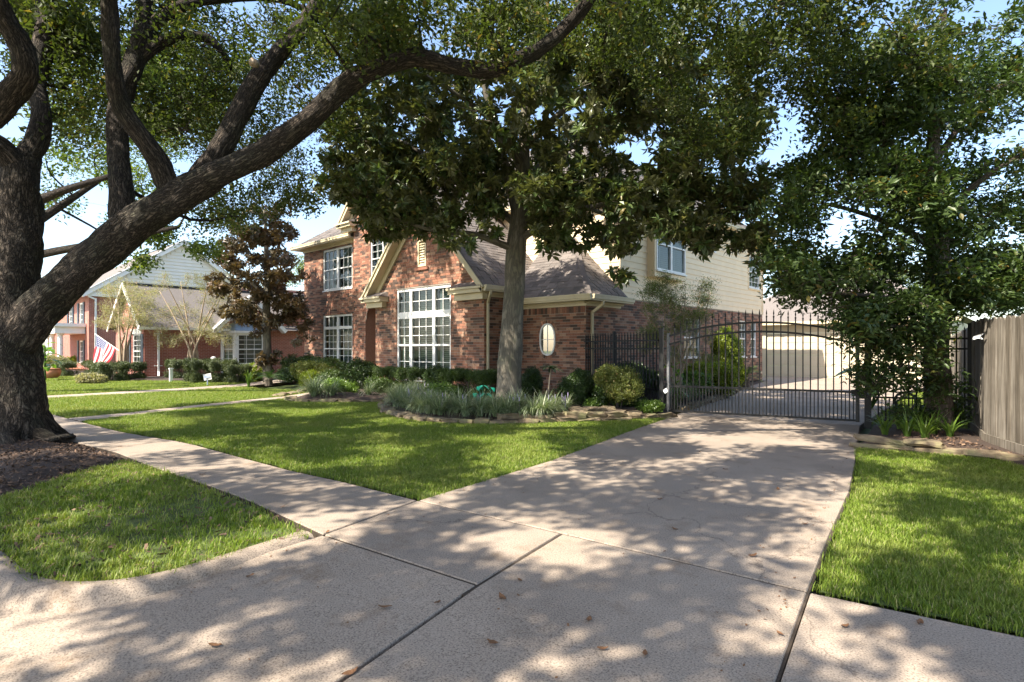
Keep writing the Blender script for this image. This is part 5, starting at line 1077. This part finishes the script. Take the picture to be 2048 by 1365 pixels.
# clipped boxwoods in front of the neighbour
for px, yb, wd, ht, lab in ((223, 763, 42, 34, 'rounded clipped boxwood below the shuttered window'), (261, 760, 36, 30, 'rounded clipped boxwood next to the neighbour house corner'), (160, 752, 62, 27, 'wide clipped boxwood beside the porch path'), (366, 758, 42, 35, 'clipped boxwood at the foot of the pale many stemmed tree'), (404, 765, 42, 42, 'clipped boxwood block behind the small white sign'), (440, 765, 40, 40, 'clipped boxwood block below the white bay window'), (474, 766, 34, 32, 'low clipped boxwood at the end of the hedge row'), (205, 757, 30, 26, 'clipped boxwood under the hanging flag')):
    q = gp(px, yb); d = CAMH * FPX / (yb - HOR); r = wd * d / FPX / 2; h = ht * d / FPX; bush('boxwood', lab, 'shrub', (q.x, q.y, 0), (r * 1.08, r * 1.08, h / 2), 1500, SMALL, 'box_leaf', 'boxwoods along the neighbour house', box=True, scale=1.5)
for px, yb, wd, ht, mt_, lab in ((494, 762, 58, 40, 'lime_leaf', 'yellow green azalea under the white bay window'), (150, 738, 45, 26, 'lime_leaf', 'sunlit hedge beneath the neighbour front windows'), (112, 748, 40, 40, 'pale_crepe_leaf', 'thin brownish shrub beside the terracotta pot'), (185, 768, 50, 16, 'pale_crepe_leaf', 'low pale ornamental grass mound in front of the boxwoods')):
    q = gp(px, yb); d = CAMH * FPX / (yb - HOR); r = wd * d / FPX / 2; bush('shrub', lab, 'shrub', (q.x, q.y, 0), (r, r, ht * d / FPX / 2), 700, MED, mt_, box=False, scale=1.5)
q = gp(103, 758); pt = thing('terracotta_pot', 'round terracotta pot on the neighbour front bed', 'pot', (q.x, q.y, 0)); part('bowl', MB().tube([(q.x, q.y, .0, .2), (q.x, q.y, .2, .36), (q.x, q.y, .38, .38), (q.x, q.y, .45, .33), (q.x, q.y, .47, .36), (q.x, q.y, .5, .36)], 16), 'terracotta', pt, True)
q = gp(415, 772); sg = thing('yard_sign', 'small white yard sign on a short stake before the hedge', 'sign', (q.x, q.y, 0)); part('stake', MB().box(q.x - .015, q.x + .015, q.y - .015, q.y + .015, 0, .3), 'plaque_blue', sg); part('board', MB().bar(q + Vector((-.12, -.1, .32)), q + Vector((.12, .1, .38)), .02, .24), 'white_paint', sg)
part('emblem', MB().bar(q + Vector((-.06, -.1, .34)) + Vector((.012, -.012, 0)), q + Vector((.1, .06, .38)) + Vector((.012, -.012, 0)), .004, .08), 'plaque_blue', sg)
q = gp(427, 762); lm = thing('globe_lamp', 'white globe garden lamp behind the hedge row', 'lamp', (q.x, q.y, 0)); part('pole', MB().tube([(q.x, q.y, 0, .03), (q.x, q.y, .85, .025)], 8), 'iron', lm); gs_ = MB(); gs_.tube([(q.x, q.y, .85 + .13 * (1 - math.cos(a)), .13 * math.sin(a) + .001) for a in np.linspace(0, math.pi, 9)], 14); part('globe', gs_, 'white_paint', lm, True)
q = gp(342, 764); wp_ = thing('marker_post', 'short white post between two clipped boxwoods', 'post', (q.x, q.y, 0)); part('shaft', MB().box(q.x - .06, q.x + .06, q.y - .06, q.y + .06, -.02, .55), 'white_paint', wp_); part('cap', MB().box(q.x - .08, q.x + .08, q.y - .08, q.y + .08, .55, .6), 'white_paint', wp_)
# pale crepe myrtles
for px, d, lab, cx, cy in ((247, 28.2, 'pale multi-stem crepe myrtle in front of the small brick gable', (205, 300), (560, 655)), (386, 28.6, 'pale multi-stem crepe myrtle in front of the plain brick wall', (310, 470), (550, 690))):
    b0 = P(px, HOR + CAMH * FPX / d, d); lm_ = []
    for k in range(6):
        a = k * 1.05; e = P(px + (cx[0] - px if k % 2 else cx[1] - px) * rng.uniform(.3, .9), rng.uniform(cy[0], cy[0] + 50), d + rng.uniform(-.8, .8)); m1 = b0 + Vector((math.cos(a) * .18, math.sin(a) * .18, 1.3)); lm_.append([(b0.x + math.cos(a) * .07, b0.y + math.sin(a) * .07, -.05, .07), (*m1, .055), (*((m1 + e) / 2 + Vector((0, 0, .15))), .035), (*e, .01)])
    tree('crepe_myrtle', lab, 'tree', (b0.x, b0.y, 0), lm_, px_clumps(60, cx, cy, (d - 1.2, d + 1.2), (.25, .5), 24), FINE, 'pale_crepe_leaf', 'crepe_bark', sides=8, twig=.014, scale=1.3)
# russet young magnolia
d = 25; b0 = P(535, HOR + CAMH * FPX / d, d)
tree('magnolia_tree', 'young magnolia with russet brown leaves beside the bay window', 'tree', (b0.x, b0.y, 0), [[(*b0[:2], -.05, .2)] + L3((535, 740, d, 8.5), (533, 640, d, 8), (535, 560, d, 6.5), (532, 480, d, 4), (528, 420, d, 2)), L3((534, 600, d, 4), (495, 555, d, 3), (450, 520, 24.7, 1.5)), L3((534, 590, d, 4), (570, 550, d, 3), (600, 520, 25.3, 1.5))],
     px_clumps(56, (430, 606), (460, 650), (23.6, 26.4), (.35, .6), 24) + px_clumps(18, (470, 580), (410, 490), (24, 26), (.3, .55), 18) + px_clumps(8, (425, 490), (540, 650), (24, 26), (.25, .4), 14) + px_clumps(6, (515, 560), (660, 740), (24.7, 25.3), (.2, .3), 10) + px_clumps(6, (570, 612), (600, 690), (24, 26), (.25, .4), 12), MAG, 'russet_leaf', 'magnolia_bark', sides=10, twig=.012, scale=1.15)

# edging stones, each its own piece
def stone_mesh(seed):
    r = np.random.default_rng(seed); bm = bmesh.new(); bmesh.ops.create_cube(bm, size=1); bmesh.ops.subdivide_edges(bm, edges=bm.edges, cuts=1, use_grid_fill=True)
    for v in bm.verts:
        k = sum(abs(c_) > .4 for c_ in v.co); v.co *= {3: .86, 2: .96, 1: 1.0}.get(k, 1); v.co += Vector(r.normal(0, .07, 3))
    me = bpy.data.meshes.new('stone'); bm.to_mesh(me); bm.free(); me.materials.append(MATS['edging_stone']); return me
ST = [stone_mesh(i) for i in range(6)]
def stones(label, path, z0, ln=(.28, .55), dep=.26, ht=(.08, .13), cat='edging', every=1, name='stone_edging'):
    pts = catmull([(*p, 0) for p in path], 6); t = thing(name, label, cat, (path[0][0], path[0][1], 0)); seg = 0; pos_ = Vector(pts[0]); acc = []; tot = [0]
    for a, b2 in zip(pts, pts[1:]): tot.append(tot[-1] + (Vector(b2) - Vector(a)).length)
    def at_(s):
        i = max(0, min(len(tot) - 2, int(np.searchsorted(tot, s)) - 1)); f = (s - tot[i]) / max(1e-6, tot[i + 1] - tot[i]); return Vector(pts[i]).lerp(Vector(pts[i + 1]), f), Vector(pts[i + 1]) - Vector(pts[i])
    s = 0
    while s < tot[-1] - .1:
        l = random.uniform(*ln); q, dr_ = at_(min(tot[-1], s + l / 2)); h = random.uniform(*ht); o_ = bpy.data.objects.new('stone', random.choice(ST)); COL.objects.link(o_)
        o_.location = (q.x, q.y, z0 + h * .45); o_.rotation_euler = (random.uniform(-.12, .12), random.uniform(-.1, .1), math.atan2(dr_.y, dr_.x) + random.uniform(-.15, .15)); o_.scale = (l * .98, dep * random.uniform(.8, 1.25), h); adopt(o_, t); s += l * .93
    return t
stones('mossy flat stones edging the flower bed along the front lawn', BEDF[1:9], -.02)
stones('second course of flat stones on the bed edge near the gate post', [(-6.3, 10.75), (-6.75, 10.0), (-7.4, 9.1), (-7.9, 8.4)], .07, dep=.3)
stones('lower course of flat stones at the bed end beside the driveway', [(-5.95, 11.55), (-6.2, 10.9), (-6.5, 10.2)], -.03, dep=.32)
stones('flat stones stacked where the bed turns back towards the path', BEDF[8:], -.02, dep=.3)
stones('stacked stones at the inner corner of the front bed', [(-12.2, 8.55), (-12.8, 9.0), (-13.2, 9.4)], .06, dep=.34)
stones('flat stones lying inside the bed near the ivy', [(-7.3, 9.7), (-7.0, 10.2), (-6.75, 10.6)], .14, dep=.3)
stones('long flat stones edging the bed under the dark evergreen', [(-2.12, 9.85), (-1.6, 9.98), (-1.0, 10.12), (-.45, 10.1)], -.01, (.5, .8), .2, (.08, .11))
stones('second layer of long flat stones under the dark evergreen', [(-2.1, 9.98), (-1.6, 10.1), (-1.05, 10.22)], .07, (.4, .7), .2, (.07, .10))
stones('row of edging stones along the driveway behind the gate', [(-6.2, 12.4), (-6.62, 14.5), (-7.2, 17.5), (-8.1, 20.8)], -.02, (.25, .45), .2, (.1, .16))
stones('flat stones at the far end of the curved garden path', [(-17.4, 8.0), (-18.5, 9.5), (-20, 10.9)], -.02)

# grassy clumps
def strap_mesh(n, ln, wd, seed, mat, arch_=1.0, up=.8):
    r = np.random.default_rng(seed); V, F, I = [], [], []
    for k in range(n):
        an = r.uniform(0, 6.28); L = ln * r.uniform(.65, 1.1); lean = r.uniform(.25, 1.0) * arch_; dx, dy = math.cos(an), math.sin(an); r0 = r.random() ** .5 * .05; s_ = np.array([-dy, dx, 0]) * wd * r.uniform(.7, 1.2); p = np.array([dx * r0, dy * r0, 0]); o_ = len(V); th = math.pi / 2 - lean * .25; seg = 5
        for j in range(seg + 1):
            w_ = (1 - (j / seg) ** 2.5) * .9 + .1; V += [p - s_ * w_ / 2, p + s_ * w_ / 2]
            st_ = L / seg; p = p + np.array([dx * math.cos(th), dy * math.cos(th), math.sin(th)]) * st_; th -= lean * .42
        F += [(o_ + 2 * j, o_ + 2 * j + 1, o_ + 2 * j + 3, o_ + 2 * j + 2) for j in range(seg)]; I += [r.random()] * (2 * seg + 2)
    me = bpy.data.meshes.new('leaves'); me.from_pydata([tuple(v) for v in V], [], F); a = me.attributes.new('rnd', 'FLOAT', 'POINT'); a.data.foreach_set('value', np.array(I, np.float32)); me.materials.append(MATS[mat]); return me
LIR = [strap_mesh(170, .54, .012, i, 'liriope_leaf', 1.55) for i in range(4)]; AGA = [strap_mesh(30, .55, .03, i + 10, 'strap_leaf', 1.0) for i in range(3)]; IRI = strap_mesh(40, .6, .025, 33, 'strap_leaf', .5)
def spikes(t, q, n):
    mb = MB()
    for _ in range(n):
        a = rng.uniform(0, 6.28); r = rng.uniform(.02, .2); x, y = q[0] + r * math.cos(a), q[1] + r * math.sin(a); h = rng.uniform(.3, .42); mb.tube([(x, y, q[2] + .1, .003), (x, y, q[2] + h - .1, .004), (x, y, q[2] + h - .08, .011), (x, y, q[2] + h, .004)], 5)
    part('flower_spikes', mb, 'lavender_flower', t, kind='stuff')
def clump(meshes, name, label, cat, q, s, group, fl=0):
    t = thing(name, label, cat, q, group); o_ = bpy.data.objects.new('leaves', random.choice(meshes)); COL.objects.link(o_); o_.location = q; o_.rotation_euler = (0, 0, random.uniform(0, 6.28)); o_.scale = (s, s, s * random.uniform(.85, 1.1)); adopt(o_, t); o_['kind'] = 'stuff'
    if fl: spikes(t, q, fl)
    return t
front = catmull([(-7.55, 9.25, 0), (-8.1, 8.5, 0), (-8.8, 7.98, 0), (-9.65, 7.8, 0), (-10.9, 8.12, 0), (-12.1, 8.85, 0), (-12.9, 9.55, 0)], 4)
for i in range(len(front)):
    for rw in range(3):
        x, y, _ = front[i]; q = (x + .02 + rng.normal() * .1 - .10 * rw, y - .1 + rw * .38 + rng.normal() * .08, .10)
        clump(LIR, 'liriope', 'variegated liriope clump massed behind the front edging stones', 'liriope', q, rng.uniform(.85, 1.15), 'liriope along the front stones', 5 if rw and i % 4 == 0 else 0)
for x, y, s in ((-15.3, 8.15, 1.5), (-15.7, 8.5, 1.3), (-14.9, 8.5, 1.2), (-16.3, 8.6, 1.2), (-14.3, 9.3, 1.0), (-13.8, 9.7, 1.0), (-13.4, 10.0, .9)): clump(LIR, 'liriope', 'silvery liriope clump in the bed corner by the garden path', 'liriope', (x, y, .1), s, 'liriope by the garden path')
for px, py in ((1770, 878), (1800, 866), (1835, 872), (1868, 880), (1900, 884), (1815, 884), (1850, 888)): q = gp(px, py); clump(AGA, 'agapanthus', 'strappy green lily clump behind the long flat stones', 'plant', (q.x, q.y, .07), rng.uniform(.8, 1.05), 'lilies under the evergreen')
q = gp(497, 778); clump([IRI], 'iris', 'bright yellow green iris clump near the hedge end', 'plant', (q.x, q.y, .05), 1.0, None)
for k, (x, y) in enumerate(((-6.7, 13.4), (-6.9, 14.4), (-7.2, 15.6), (-7.5, 17), (-7.1, 13.9), (-7.9, 18.4))): clump(LIR, 'liriope', 'liriope clump beside the driveway behind the gate', 'liriope', (x, y, .12), 1.2, 'liriope behind the gate')
# shrubs of the front bed
bush('box_hedge', 'clipped dark box hedge below the left part of the tall window', 'hedge', (-15.55, 11.1, .12), (.78, .32, .34), 3600, SMALL, 'hedge_leaf', 'clipped hedges', box=True, spread=.8)
bush('box_hedge', 'short clipped box hedge cube below the tall window middle', 'hedge', (-14.35, 10.95, .12), (.36, .32, .33), 1800, SMALL, 'hedge_leaf', 'clipped hedges', box=True, spread=.8)
bush('box_hedge', 'long clipped box hedge left of the magnolia trunk', 'hedge', (-11.5, 10.7, .12), (.95, .34, .36), 4200, SMALL, 'hedge_leaf', 'clipped hedges', box=True, spread=.8)
bush('shrub', 'loose camellia shrub in the gap between the clipped hedges', 'shrub', (-13.1, 10.75, .1), (.5, .42, .42), 700, MED, 'dark_shrub_leaf')
bush('shrub', 'dark glossy shrub beside the arched entry', 'shrub', (-16.9, 10.7, .1), (.72, .6, .48), 1500, MED, 'dark_shrub_leaf')
bush('shrub', 'large sunlit green shrub under the left wing window', 'shrub', (-22.1, 12.3, .05), (1.3, .7, .62), 2400, MED, 'hedge_leaf', scale=1.1)
bush('shrub', 'dark shrub at the far left corner of the brick wing', 'shrub', (-24.3, 12.2, .05), (.9, .6, .55), 1100, MED, 'dark_shrub_leaf', scale=1.1)
bush('nandina', 'yellow green nandina mass in front of the left wing', 'shrub', (-20.3, 10.7, .05), (1.0, .7, .46), 1500, MED, 'nandina_leaf', scale=.9)
bush('nandina', 'feathery bronze nandina next to the dark glossy shrub', 'shrub', (-18.4, 10.5, .05), (.75, .6, .42), 1000, MED, 'nandina_leaf', scale=.9)
bush('shrub', 'yellow green azalea spilling in front of the iron fence', 'shrub', tuple(P(1238, 812, 13.0)[:2]) + (.1,), (.62, .55, .5), 1700, MED, 'nandina_leaf', scale=.75)
bush('shrub', 'dark twiggy azalea between the small stemmed plant and fence', 'shrub', tuple(P(1160, 812, 13.7)[:2]) + (.1,), (.5, .45, .52), 1100, MED, 'dark_shrub_leaf', scale=.8)
bush('shrub', 'narrow dark shrub behind the magnolia trunk', 'shrub', tuple(P(1062, 810, 14.6)[:2]) + (.1,), (.3, .3, .48), 600, MED, 'dark_shrub_leaf', scale=.8)
for k, (px, py) in enumerate(((1165, 808), (1190, 815), (1215, 806), (1245, 812), (1275, 815), (1300, 822))): q = gp(px, py + 10); bush('ivy', 'low ivy patch spreading over the bed near the gate post', 'ivy', (q.x, q.y, .1), (.3, .28, .10), 190, MED, 'strap_leaf' if k % 2 else 'hedge_leaf', 'ivy patches', scale=.9, stems=2)
for lab, b3, rd, n_, mt_ in (('leafy green filler shrub behind the liriope and left hedge', (-14.9, 10.1, .1), (.55, .4, .26), 600, 'hedge_leaf'), ('low spreading green plant in front of the long hedge', (-11.9, 9.95, .1), (.7, .35, .22), 650, 'strap_leaf'), ('dark low shrub between the magnolia trunk and oval wall', (-10.3, 11.4, .1), (.6, .45, .36), 700, 'dark_shrub_leaf'), ('green shrub under the fence end by the brick corner', (-8.5, 11.9, .1), (.55, .45, .42), 800, 'hedge_leaf'),
    ('leafy green shrub in front of the iron pickets', (-7.5, 11.3, .1), (.5, .42, .36), 700, 'dark_shrub_leaf'), ('bright leafy mound between the nandinas', (-19.4, 10.3, .05), (.5, .45, .3), 600, 'lime_leaf'), ('green shrub at the bend of the curved garden path', (-17.6, 9.9, .05), (.55, .5, .36), 800, 'hedge_leaf'), ('low green plant behind the silvery clumps', (-15.9, 9.3, .1), (.6, .4, .22), 500, 'strap_leaf'), ('dark leafy shrub beside the young nandina and left window', (-23.2, 11.3, .05), (.7, .5, .4), 800, 'dark_shrub_leaf')):
    bush('shrub', lab, 'shrub', b3, rd, n_, MED, mt_)
# small plant on a bare stem under the oval window
sp0 = P(1094, 800, 13.6); sp1 = P(1102, 738, 13.6); t = thing('plumeria', 'small bare stemmed plant with a tuft of long leaves under the oval window', 'plant', (sp0.x, sp0.y, .1)); part('stem', MB().tube([(sp0.x, sp0.y, .05, .024), (*((sp0 + sp1) / 2), .02), (*sp1, .016)], 8), 'pale_bark', t)
LF = {}
def leaf_obj(name, parent, q, direction, ln, wd, droop, mat, seed=0):
    d_ = Vector(direction).normalized(); sd = d_.cross(Vector((0, 0, 1))); sd = sd.normalized() if sd.length > .01 else Vector((1, 0, 0)); up_ = sd.cross(d_); V, F = [], []; nseg = 6
    for j in range(nseg + 1):
        f = j / nseg; w_ = wd * math.sin(math.pi * min(1, f * .93 + .04)) ** .8; c_ = Vector(q) + d_ * ln * f - Vector((0, 0, droop * ln * f * f)); V += [c_ - sd * w_ + up_ * w_ * .25, c_, c_ + sd * w_ + up_ * w_ * .25]
    for j in range(nseg): a = 3 * j; F += [(a, a + 1, a + 4, a + 3), (a + 1, a + 2, a + 5, a + 4)]
    me = bpy.data.meshes.new(name); me.from_pydata([tuple(v) for v in V], [], F); at_ = me.attributes.new('rnd', 'FLOAT', 'POINT'); at_.data.foreach_set('value', np.full(len(V), random.random(), np.float32)); me.polygons.foreach_set('use_smooth', [True] * len(F)); return mkobj(name, me, mat, parent)
for k in range(16): a = k * 2.4; leaf_obj('leaf', t, sp1, (math.cos(a), math.sin(a), random.uniform(.1, 1.1)), random.uniform(.28, .42), .04, .5, 'palm_leaf')
tq = P(965, 800, 12.4); t = thing('teal_plant', 'bright teal green leafy ornament beside the magnolia trunk', 'ornament', (tq.x, tq.y, .1))
for px, py, s in ((950, 787, .8), (966, 772, .9), (972, 787, 1.0), (958, 774, .6), (984, 776, .7), (976, 797, .7)):
    e = P(px, py, 12.4 + rng.normal() * .04); part('stalk', MB().tube([(tq.x, tq.y, .1, .006), (*e, .005)], 5), 'teal_leaf', t)
    for k in range(3): a = k * 2.1 + px; leaf_obj('leaf', t, e, (math.cos(a), math.sin(a), .1), .16 * s, .055 * s, .8, 'teal_leaf')
# behind the gate
b0 = P(1352, 800, 15.6)
tree('holly_tree', 'small airy multi-stem tree behind the left gate post', 'tree', (b0.x, b0.y, .1), [[(b0.x + dx, b0.y + dx * .5, 0, .035), (*P(1350 + dx * 90, 740, 15.6), .03), (*P(1350 + dx * 330, 640, 15.6 + dx), .018), (*P(1350 + dx * 420, 585, 15.6 + dx), .006)] for dx in (-.16, -.06, .05, .12, .17)],
     px_clumps(66, (1285, 1418), (570, 720), (14.9, 16.4), (.18, .34), 34) + px_clumps(16, (1300, 1410), (552, 600), (15, 16.2), (.14, .25), 22), FINE, 'bg_leaf', 'pale_bark', sides=7, twig=.006, scale=.7)
bush('shrub', 'rounded lime green shrub behind the gate bars', 'shrub', tuple(P(1425, 800, 17)[:2]) + (.1,), (.85, .75, .5), 2000, MED, 'lime_leaf', scale=1.0)
bush('shrub', 'second lime green mound close to the gate stile', 'shrub', tuple(P(1392, 800, 16)[:2]) + (.1,), (.55, .5, .36), 1000, MED, 'strap_leaf', scale=1.0)
bush('shrub', 'tall upright yellow green shrub against the brick side wall', 'shrub', tuple(P(1448, 780, 20)[:2]) + (.1,), (.62, .6, 1.1), 2200, MED, 'lime_leaf', scale=1.1)
bush('shrub', 'bronze shrub below the side window', 'shrub', tuple(P(1400, 780, 18.5)[:2]) + (.1,), (.6, .5, .6), 1000, FINE, 'nandina_leaf', scale=.7)
bush('shrub', 'dark green hedge behind the iron picket fence', 'shrub', (-8.6, 14.6, .1), (.6, 1.1, .5), 1500, MED, 'dark_shrub_leaf')
q = P(1350, 790, 13.6); t = thing('banana_plant', 'young broad leaved plant just behind the gate stile', 'plant', (q.x, q.y, .1))
for k in range(9): a = k * 2.4; leaf_obj('leaf', t, (q.x, q.y, .35 + .09 * k), (math.cos(a), math.sin(a), 1.0), .5, .09, .7, 'broad_leaf')
part('stem', MB().tube([(q.x, q.y, .0, .04), (q.x, q.y, 1.2, .02)], 8), 'strap_leaf', t)
q = P(1492, 770, 21.5); t = thing('sago_palm', 'sago palm with arching fronds near the house rear corner', 'palm', (q.x, q.y, .1))
part('stem', MB().tube([(q.x, q.y, 0, .16), (q.x, q.y, .35, .12)], 10), 'plain_bark', t)
def frond(parent, q, a, el, ln, mat):
    V, F = [], []; d_ = Vector((math.cos(a) * math.cos(el), math.sin(a) * math.cos(el), math.sin(el))); p = Vector(q); sd = Vector((-math.sin(a), math.cos(a), 0)); n_ = 16
    for j in range(n_):
        f = j / n_; c_ = p + d_ * ln * f - Vector((0, 0, ln * .55 * f * f)); w_ = .17 * math.sin(math.pi * min(1, f * .9 + .12))
        for s_ in (-1, 1): o_ = len(V); e = c_ + sd * s_ * w_ + d_ * .07 + Vector((0, 0, .03)); V += [c_ - d_ * .012, c_ + d_ * .012, e]; F.append((o_, o_ + 1, o_ + 2))
    me = bpy.data.meshes.new('frond'); me.from_pydata([tuple(v) for v in V], [], F); at_ = me.attributes.new('rnd', 'FLOAT', 'POINT'); at_.data.foreach_set('value', np.full(len(V), random.random(), np.float32)); mkobj('frond', me, mat, parent)
for k in range(20): frond(t, (q.x, q.y, .4), k * 2.4, random.uniform(.1, 1.1), random.uniform(.8, 1.1), 'palm_leaf')
q = gp(538, 772); t = thing('sago_palm', 'dark sago palm at the foot of the russet magnolia', 'palm', (q.x, q.y, .05)); part('stem', MB().tube([(q.x, q.y, 0, .16), (q.x, q.y, .25, .12)], 10), 'plain_bark', t)
for k in range(22): frond(t, (q.x, q.y, .3), k * 2.4, random.uniform(.1, 1.1), random.uniform(.8, 1.0), 'palm_leaf')
q = P(1742, 830, 14.2); t = thing('elephant_ear', 'huge elephant ear leaves behind the right gate post', 'plant', (q.x, q.y, 0))
for px, py, ln, wd, dx in ((1735, 742, .75, .3, (-1, -.35, .1)), (1775, 690, .6, .25, (.5, .3, -.2)), (1790, 745, .6, .26, (.8, .2, -.4)), (1760, 770, .5, .2, (-.3, -.6, -.3))):
    e = P(px, py, 14.2); part('stalk', MB().tube([(q.x, q.y, 0, .03), (*((q + e) / 2 + Vector((0, 0, .1))), .02), (*e, .015)], 7), 'strap_leaf', t); leaf_obj('leaf', t, e, dx, ln, wd, .35, 'broad_leaf')
q = gp(90, 762); t = thing('banana_plant', 'bright broad leaved plant beside the neighbour porch column', 'plant', (q.x, q.y, 0))
for k in range(12): a = k * 2.4; leaf_obj('leaf', t, (q.x, q.y, .5 + .1 * k), (math.cos(a), math.sin(a), .8), .9, .16, .7, 'broad_leaf')
part('stem', MB().tube([(q.x, q.y, 0, .05), (q.x, q.y, 1.6, .03)], 8), 'strap_leaf', t)
# trees far behind
for x, y, h, r, lab in ((-12, 62, 9, 4.5, 'sunlit tree far behind the garage roof'), (2, 48, 8, 4.2, 'pale green tree beyond the back yard fence'), (-30, 60, 10, 5, 'tall tree beyond the roof of the main house'), (9, 34, 7.5, 4, 'light green tree over the neighbouring back yard'), (-62, 34, 11, 5, 'tall tree rising behind the neighbour house'), (-85, 14, 9, 5, 'distant street tree beyond the columned porch'), (-100, 5, 9, 6, 'hazy distant tree at the end of the street')):
    tree('distant_tree', lab, 'tree', (x, y, 0), [[(x, y, -.1, .35), (x + .2, y, h * .4, .25), (x, y, h * .8, .1)], [(x, y, h * .35, .15), (x + r * .5, y - .5, h * .7, .06)], [(x, y, h * .4, .15), (x - r * .5, y + .5, h * .75, .06)]], [((x + rng.normal() * r * .45, y + rng.normal() * r * .45, h * rng.uniform(.45, 1.05)), (1.3, 1.3, .9), 26) for _ in range(34)], BIG, 'bg_leaf', 'plain_bark', 'trees far behind', sides=8, twig=.04)
# fallen leaves on the concrete
def dry(seed):
    r = np.random.default_rng(seed); V = []; n_ = 5; F = []
    for j in range(n_ + 1): f = j / n_; w_ = .026 * math.sin(math.pi * min(1, f * .95 + .03)); z = .006 + .03 * (f - .5) ** 2 * r.uniform(.5, 3); V += [(f * .11 - .055, -w_, z + .012 * r.random()), (f * .11 - .055, 0, z), (f * .11 - .055, w_, z + .012 * r.random())]
    for j in range(n_): a = 3 * j; F += [(a, a + 1, a + 4, a + 3), (a + 1, a + 2, a + 5, a + 4)]
    me = bpy.data.meshes.new('blade'); me.from_pydata(V, [], F); me.materials.append(MATS['dry_leaf']); return me
DR = [dry(i) for i in range(4)]
for k, (px, py) in enumerate(((655, 1066), (1040, 1163), (1005, 1198), (1178, 1242), (985, 1283), (1505, 1114), (875, 1204), (770, 1210), (500, 1143), (565, 1015), (405, 950), (1556, 980), (1320, 1000), (1560, 1270), (1290, 1310), (1205, 1300), (1840, 1248), (1690, 1255), (240, 894), (1400, 905), (1450, 940), (1610, 1050), (1350, 1060), (700, 1330), (430, 1270))):
    d_ = CAMH * FPX / (py - HOR); q = P(px, py, d_); q.z = apron(q.x, q.y) + .003; o_ = tag(bpy.data.objects.new('fallen_leaf', DR[k % 4]), 'dry brown leaf lying loose on the concrete', 'leaf', 'fallen leaves on the concrete'); COL.objects.link(o_); o_.location = q; o_.rotation_euler = (0, 0, random.uniform(0, 6.28)); s = random.uniform(.4, .75); o_.scale = (s, s, s)
n = 900; xy = np.stack([rng.uniform(-5.5, -.9, n), rng.uniform(1.2, 12, n)], 1); lx = -4.52 - (xy[:, 1] - 3.5) * .18; keep = (xy[:, 0] > lx + .05) & (xy[:, 0] < -1.1 - (xy[:, 1] - 3.8) * .16); xy = xy[keep]
edge = rng.random(len(xy)) < .55; xy[edge, 0] = np.where(rng.random(edge.sum()) < .6, -1.1 - (xy[edge, 1] - 3.8) * .165 - np.abs(rng.normal(0, .14, edge.sum())) - .03, -4.5 - (xy[edge, 1] - 3.5) * .17 + np.abs(rng.normal(0, .2, edge.sum())) + .05)
zz = np.array([apron(a, b2) for a, b2 in xy]) + .004; lt = scatter('leaf_litter', [(np.array([(-.5, -.3, 0), (.5, -.25, .1), (.45, .3, .3), (-.4, .28, .1)]) * 1.0, np.array([(0, 1, 2, 3)]), np.array([0, 0, 0, 0]))], np.column_stack([xy, zz]), randrot(len(xy), (0, 0, 1), .15), rng.uniform(.006, .02, len(xy)), 'dry_leaf'); lt['kind'] = 'stuff'; tag(lt, 'acorns, seeds and leaf crumbs scattered on the driveway', 'debris')

def chips(poly, n, name, label, z, smin=.02, smax=.06, mat='mulch_chip'):
    P2 = np.array(poly); lo, hi = P2.min(0), P2.max(0); out = []
    def inside(q):
        c_ = False; j = len(P2) - 1
        for i in range(len(P2)):
            if (P2[i, 1] > q[1]) != (P2[j, 1] > q[1]) and q[0] < (P2[j, 0] - P2[i, 0]) * (q[1] - P2[i, 1]) / (P2[j, 1] - P2[i, 1]) + P2[i, 0]: c_ = not c_
            j = i
        return c_
    while len(out) < n:
        q = lo + rng.random(2) * (hi - lo)
        if inside(q):
            dd = min(np.linalg.norm(P2[i] + (P2[(i + 1) % len(P2)] - P2[i]) * np.clip(np.dot(q - P2[i], P2[(i + 1) % len(P2)] - P2[i]) / np.sum((P2[(i + 1) % len(P2)] - P2[i]) ** 2), 0, 1) - q) for i in range(len(P2)))
            out.append((*q, z if z < .05 else -.004 + (z - .005) * min(1, dd / .5) + .035 * math.sin(q[0] * 5) * math.sin(q[1] * 6) * min(1, dd)))
    o_ = scatter(name, [(np.array([(-.5, -.22, 0), (.5, -.18, .1), (.45, .2, .12), (-.4, .22, 0)]), np.array([(0, 1, 2, 3)]), np.array([0, 0, 0, 0])), (np.array([(-.5, -.1, 0), (.5, -.08, .1), (.45, .1, .02), (-.5, .1, 0)]), np.array([(0, 1, 2, 3)]), np.array([0, 0, 0, 0]))], np.array(out), randrot(n, (0, 0, 1), .5), rng.uniform(smin, smax, n), mat); o_['kind'] = 'stuff'; tag(o_, label, 'mulch')
chips(MULCH, 5000, 'mulch_chips', 'dark shredded bark chips round the oak trunk', .125)
chips([(-2.0, 9.95), (-.5, 10.15), (.2, 9.4), (.7, 8.4), (.9, 8.7), (-.5, 11.3), (-.9, 13.4), (-2.3, 13)], 2500, 'mulch_chips', 'shredded bark chips and dead leaves beneath the evergreen', .105)
chips(VERGE, 700, 'verge_litter', 'dead leaves caught in the patchy verge grass', .012, .02, .06)
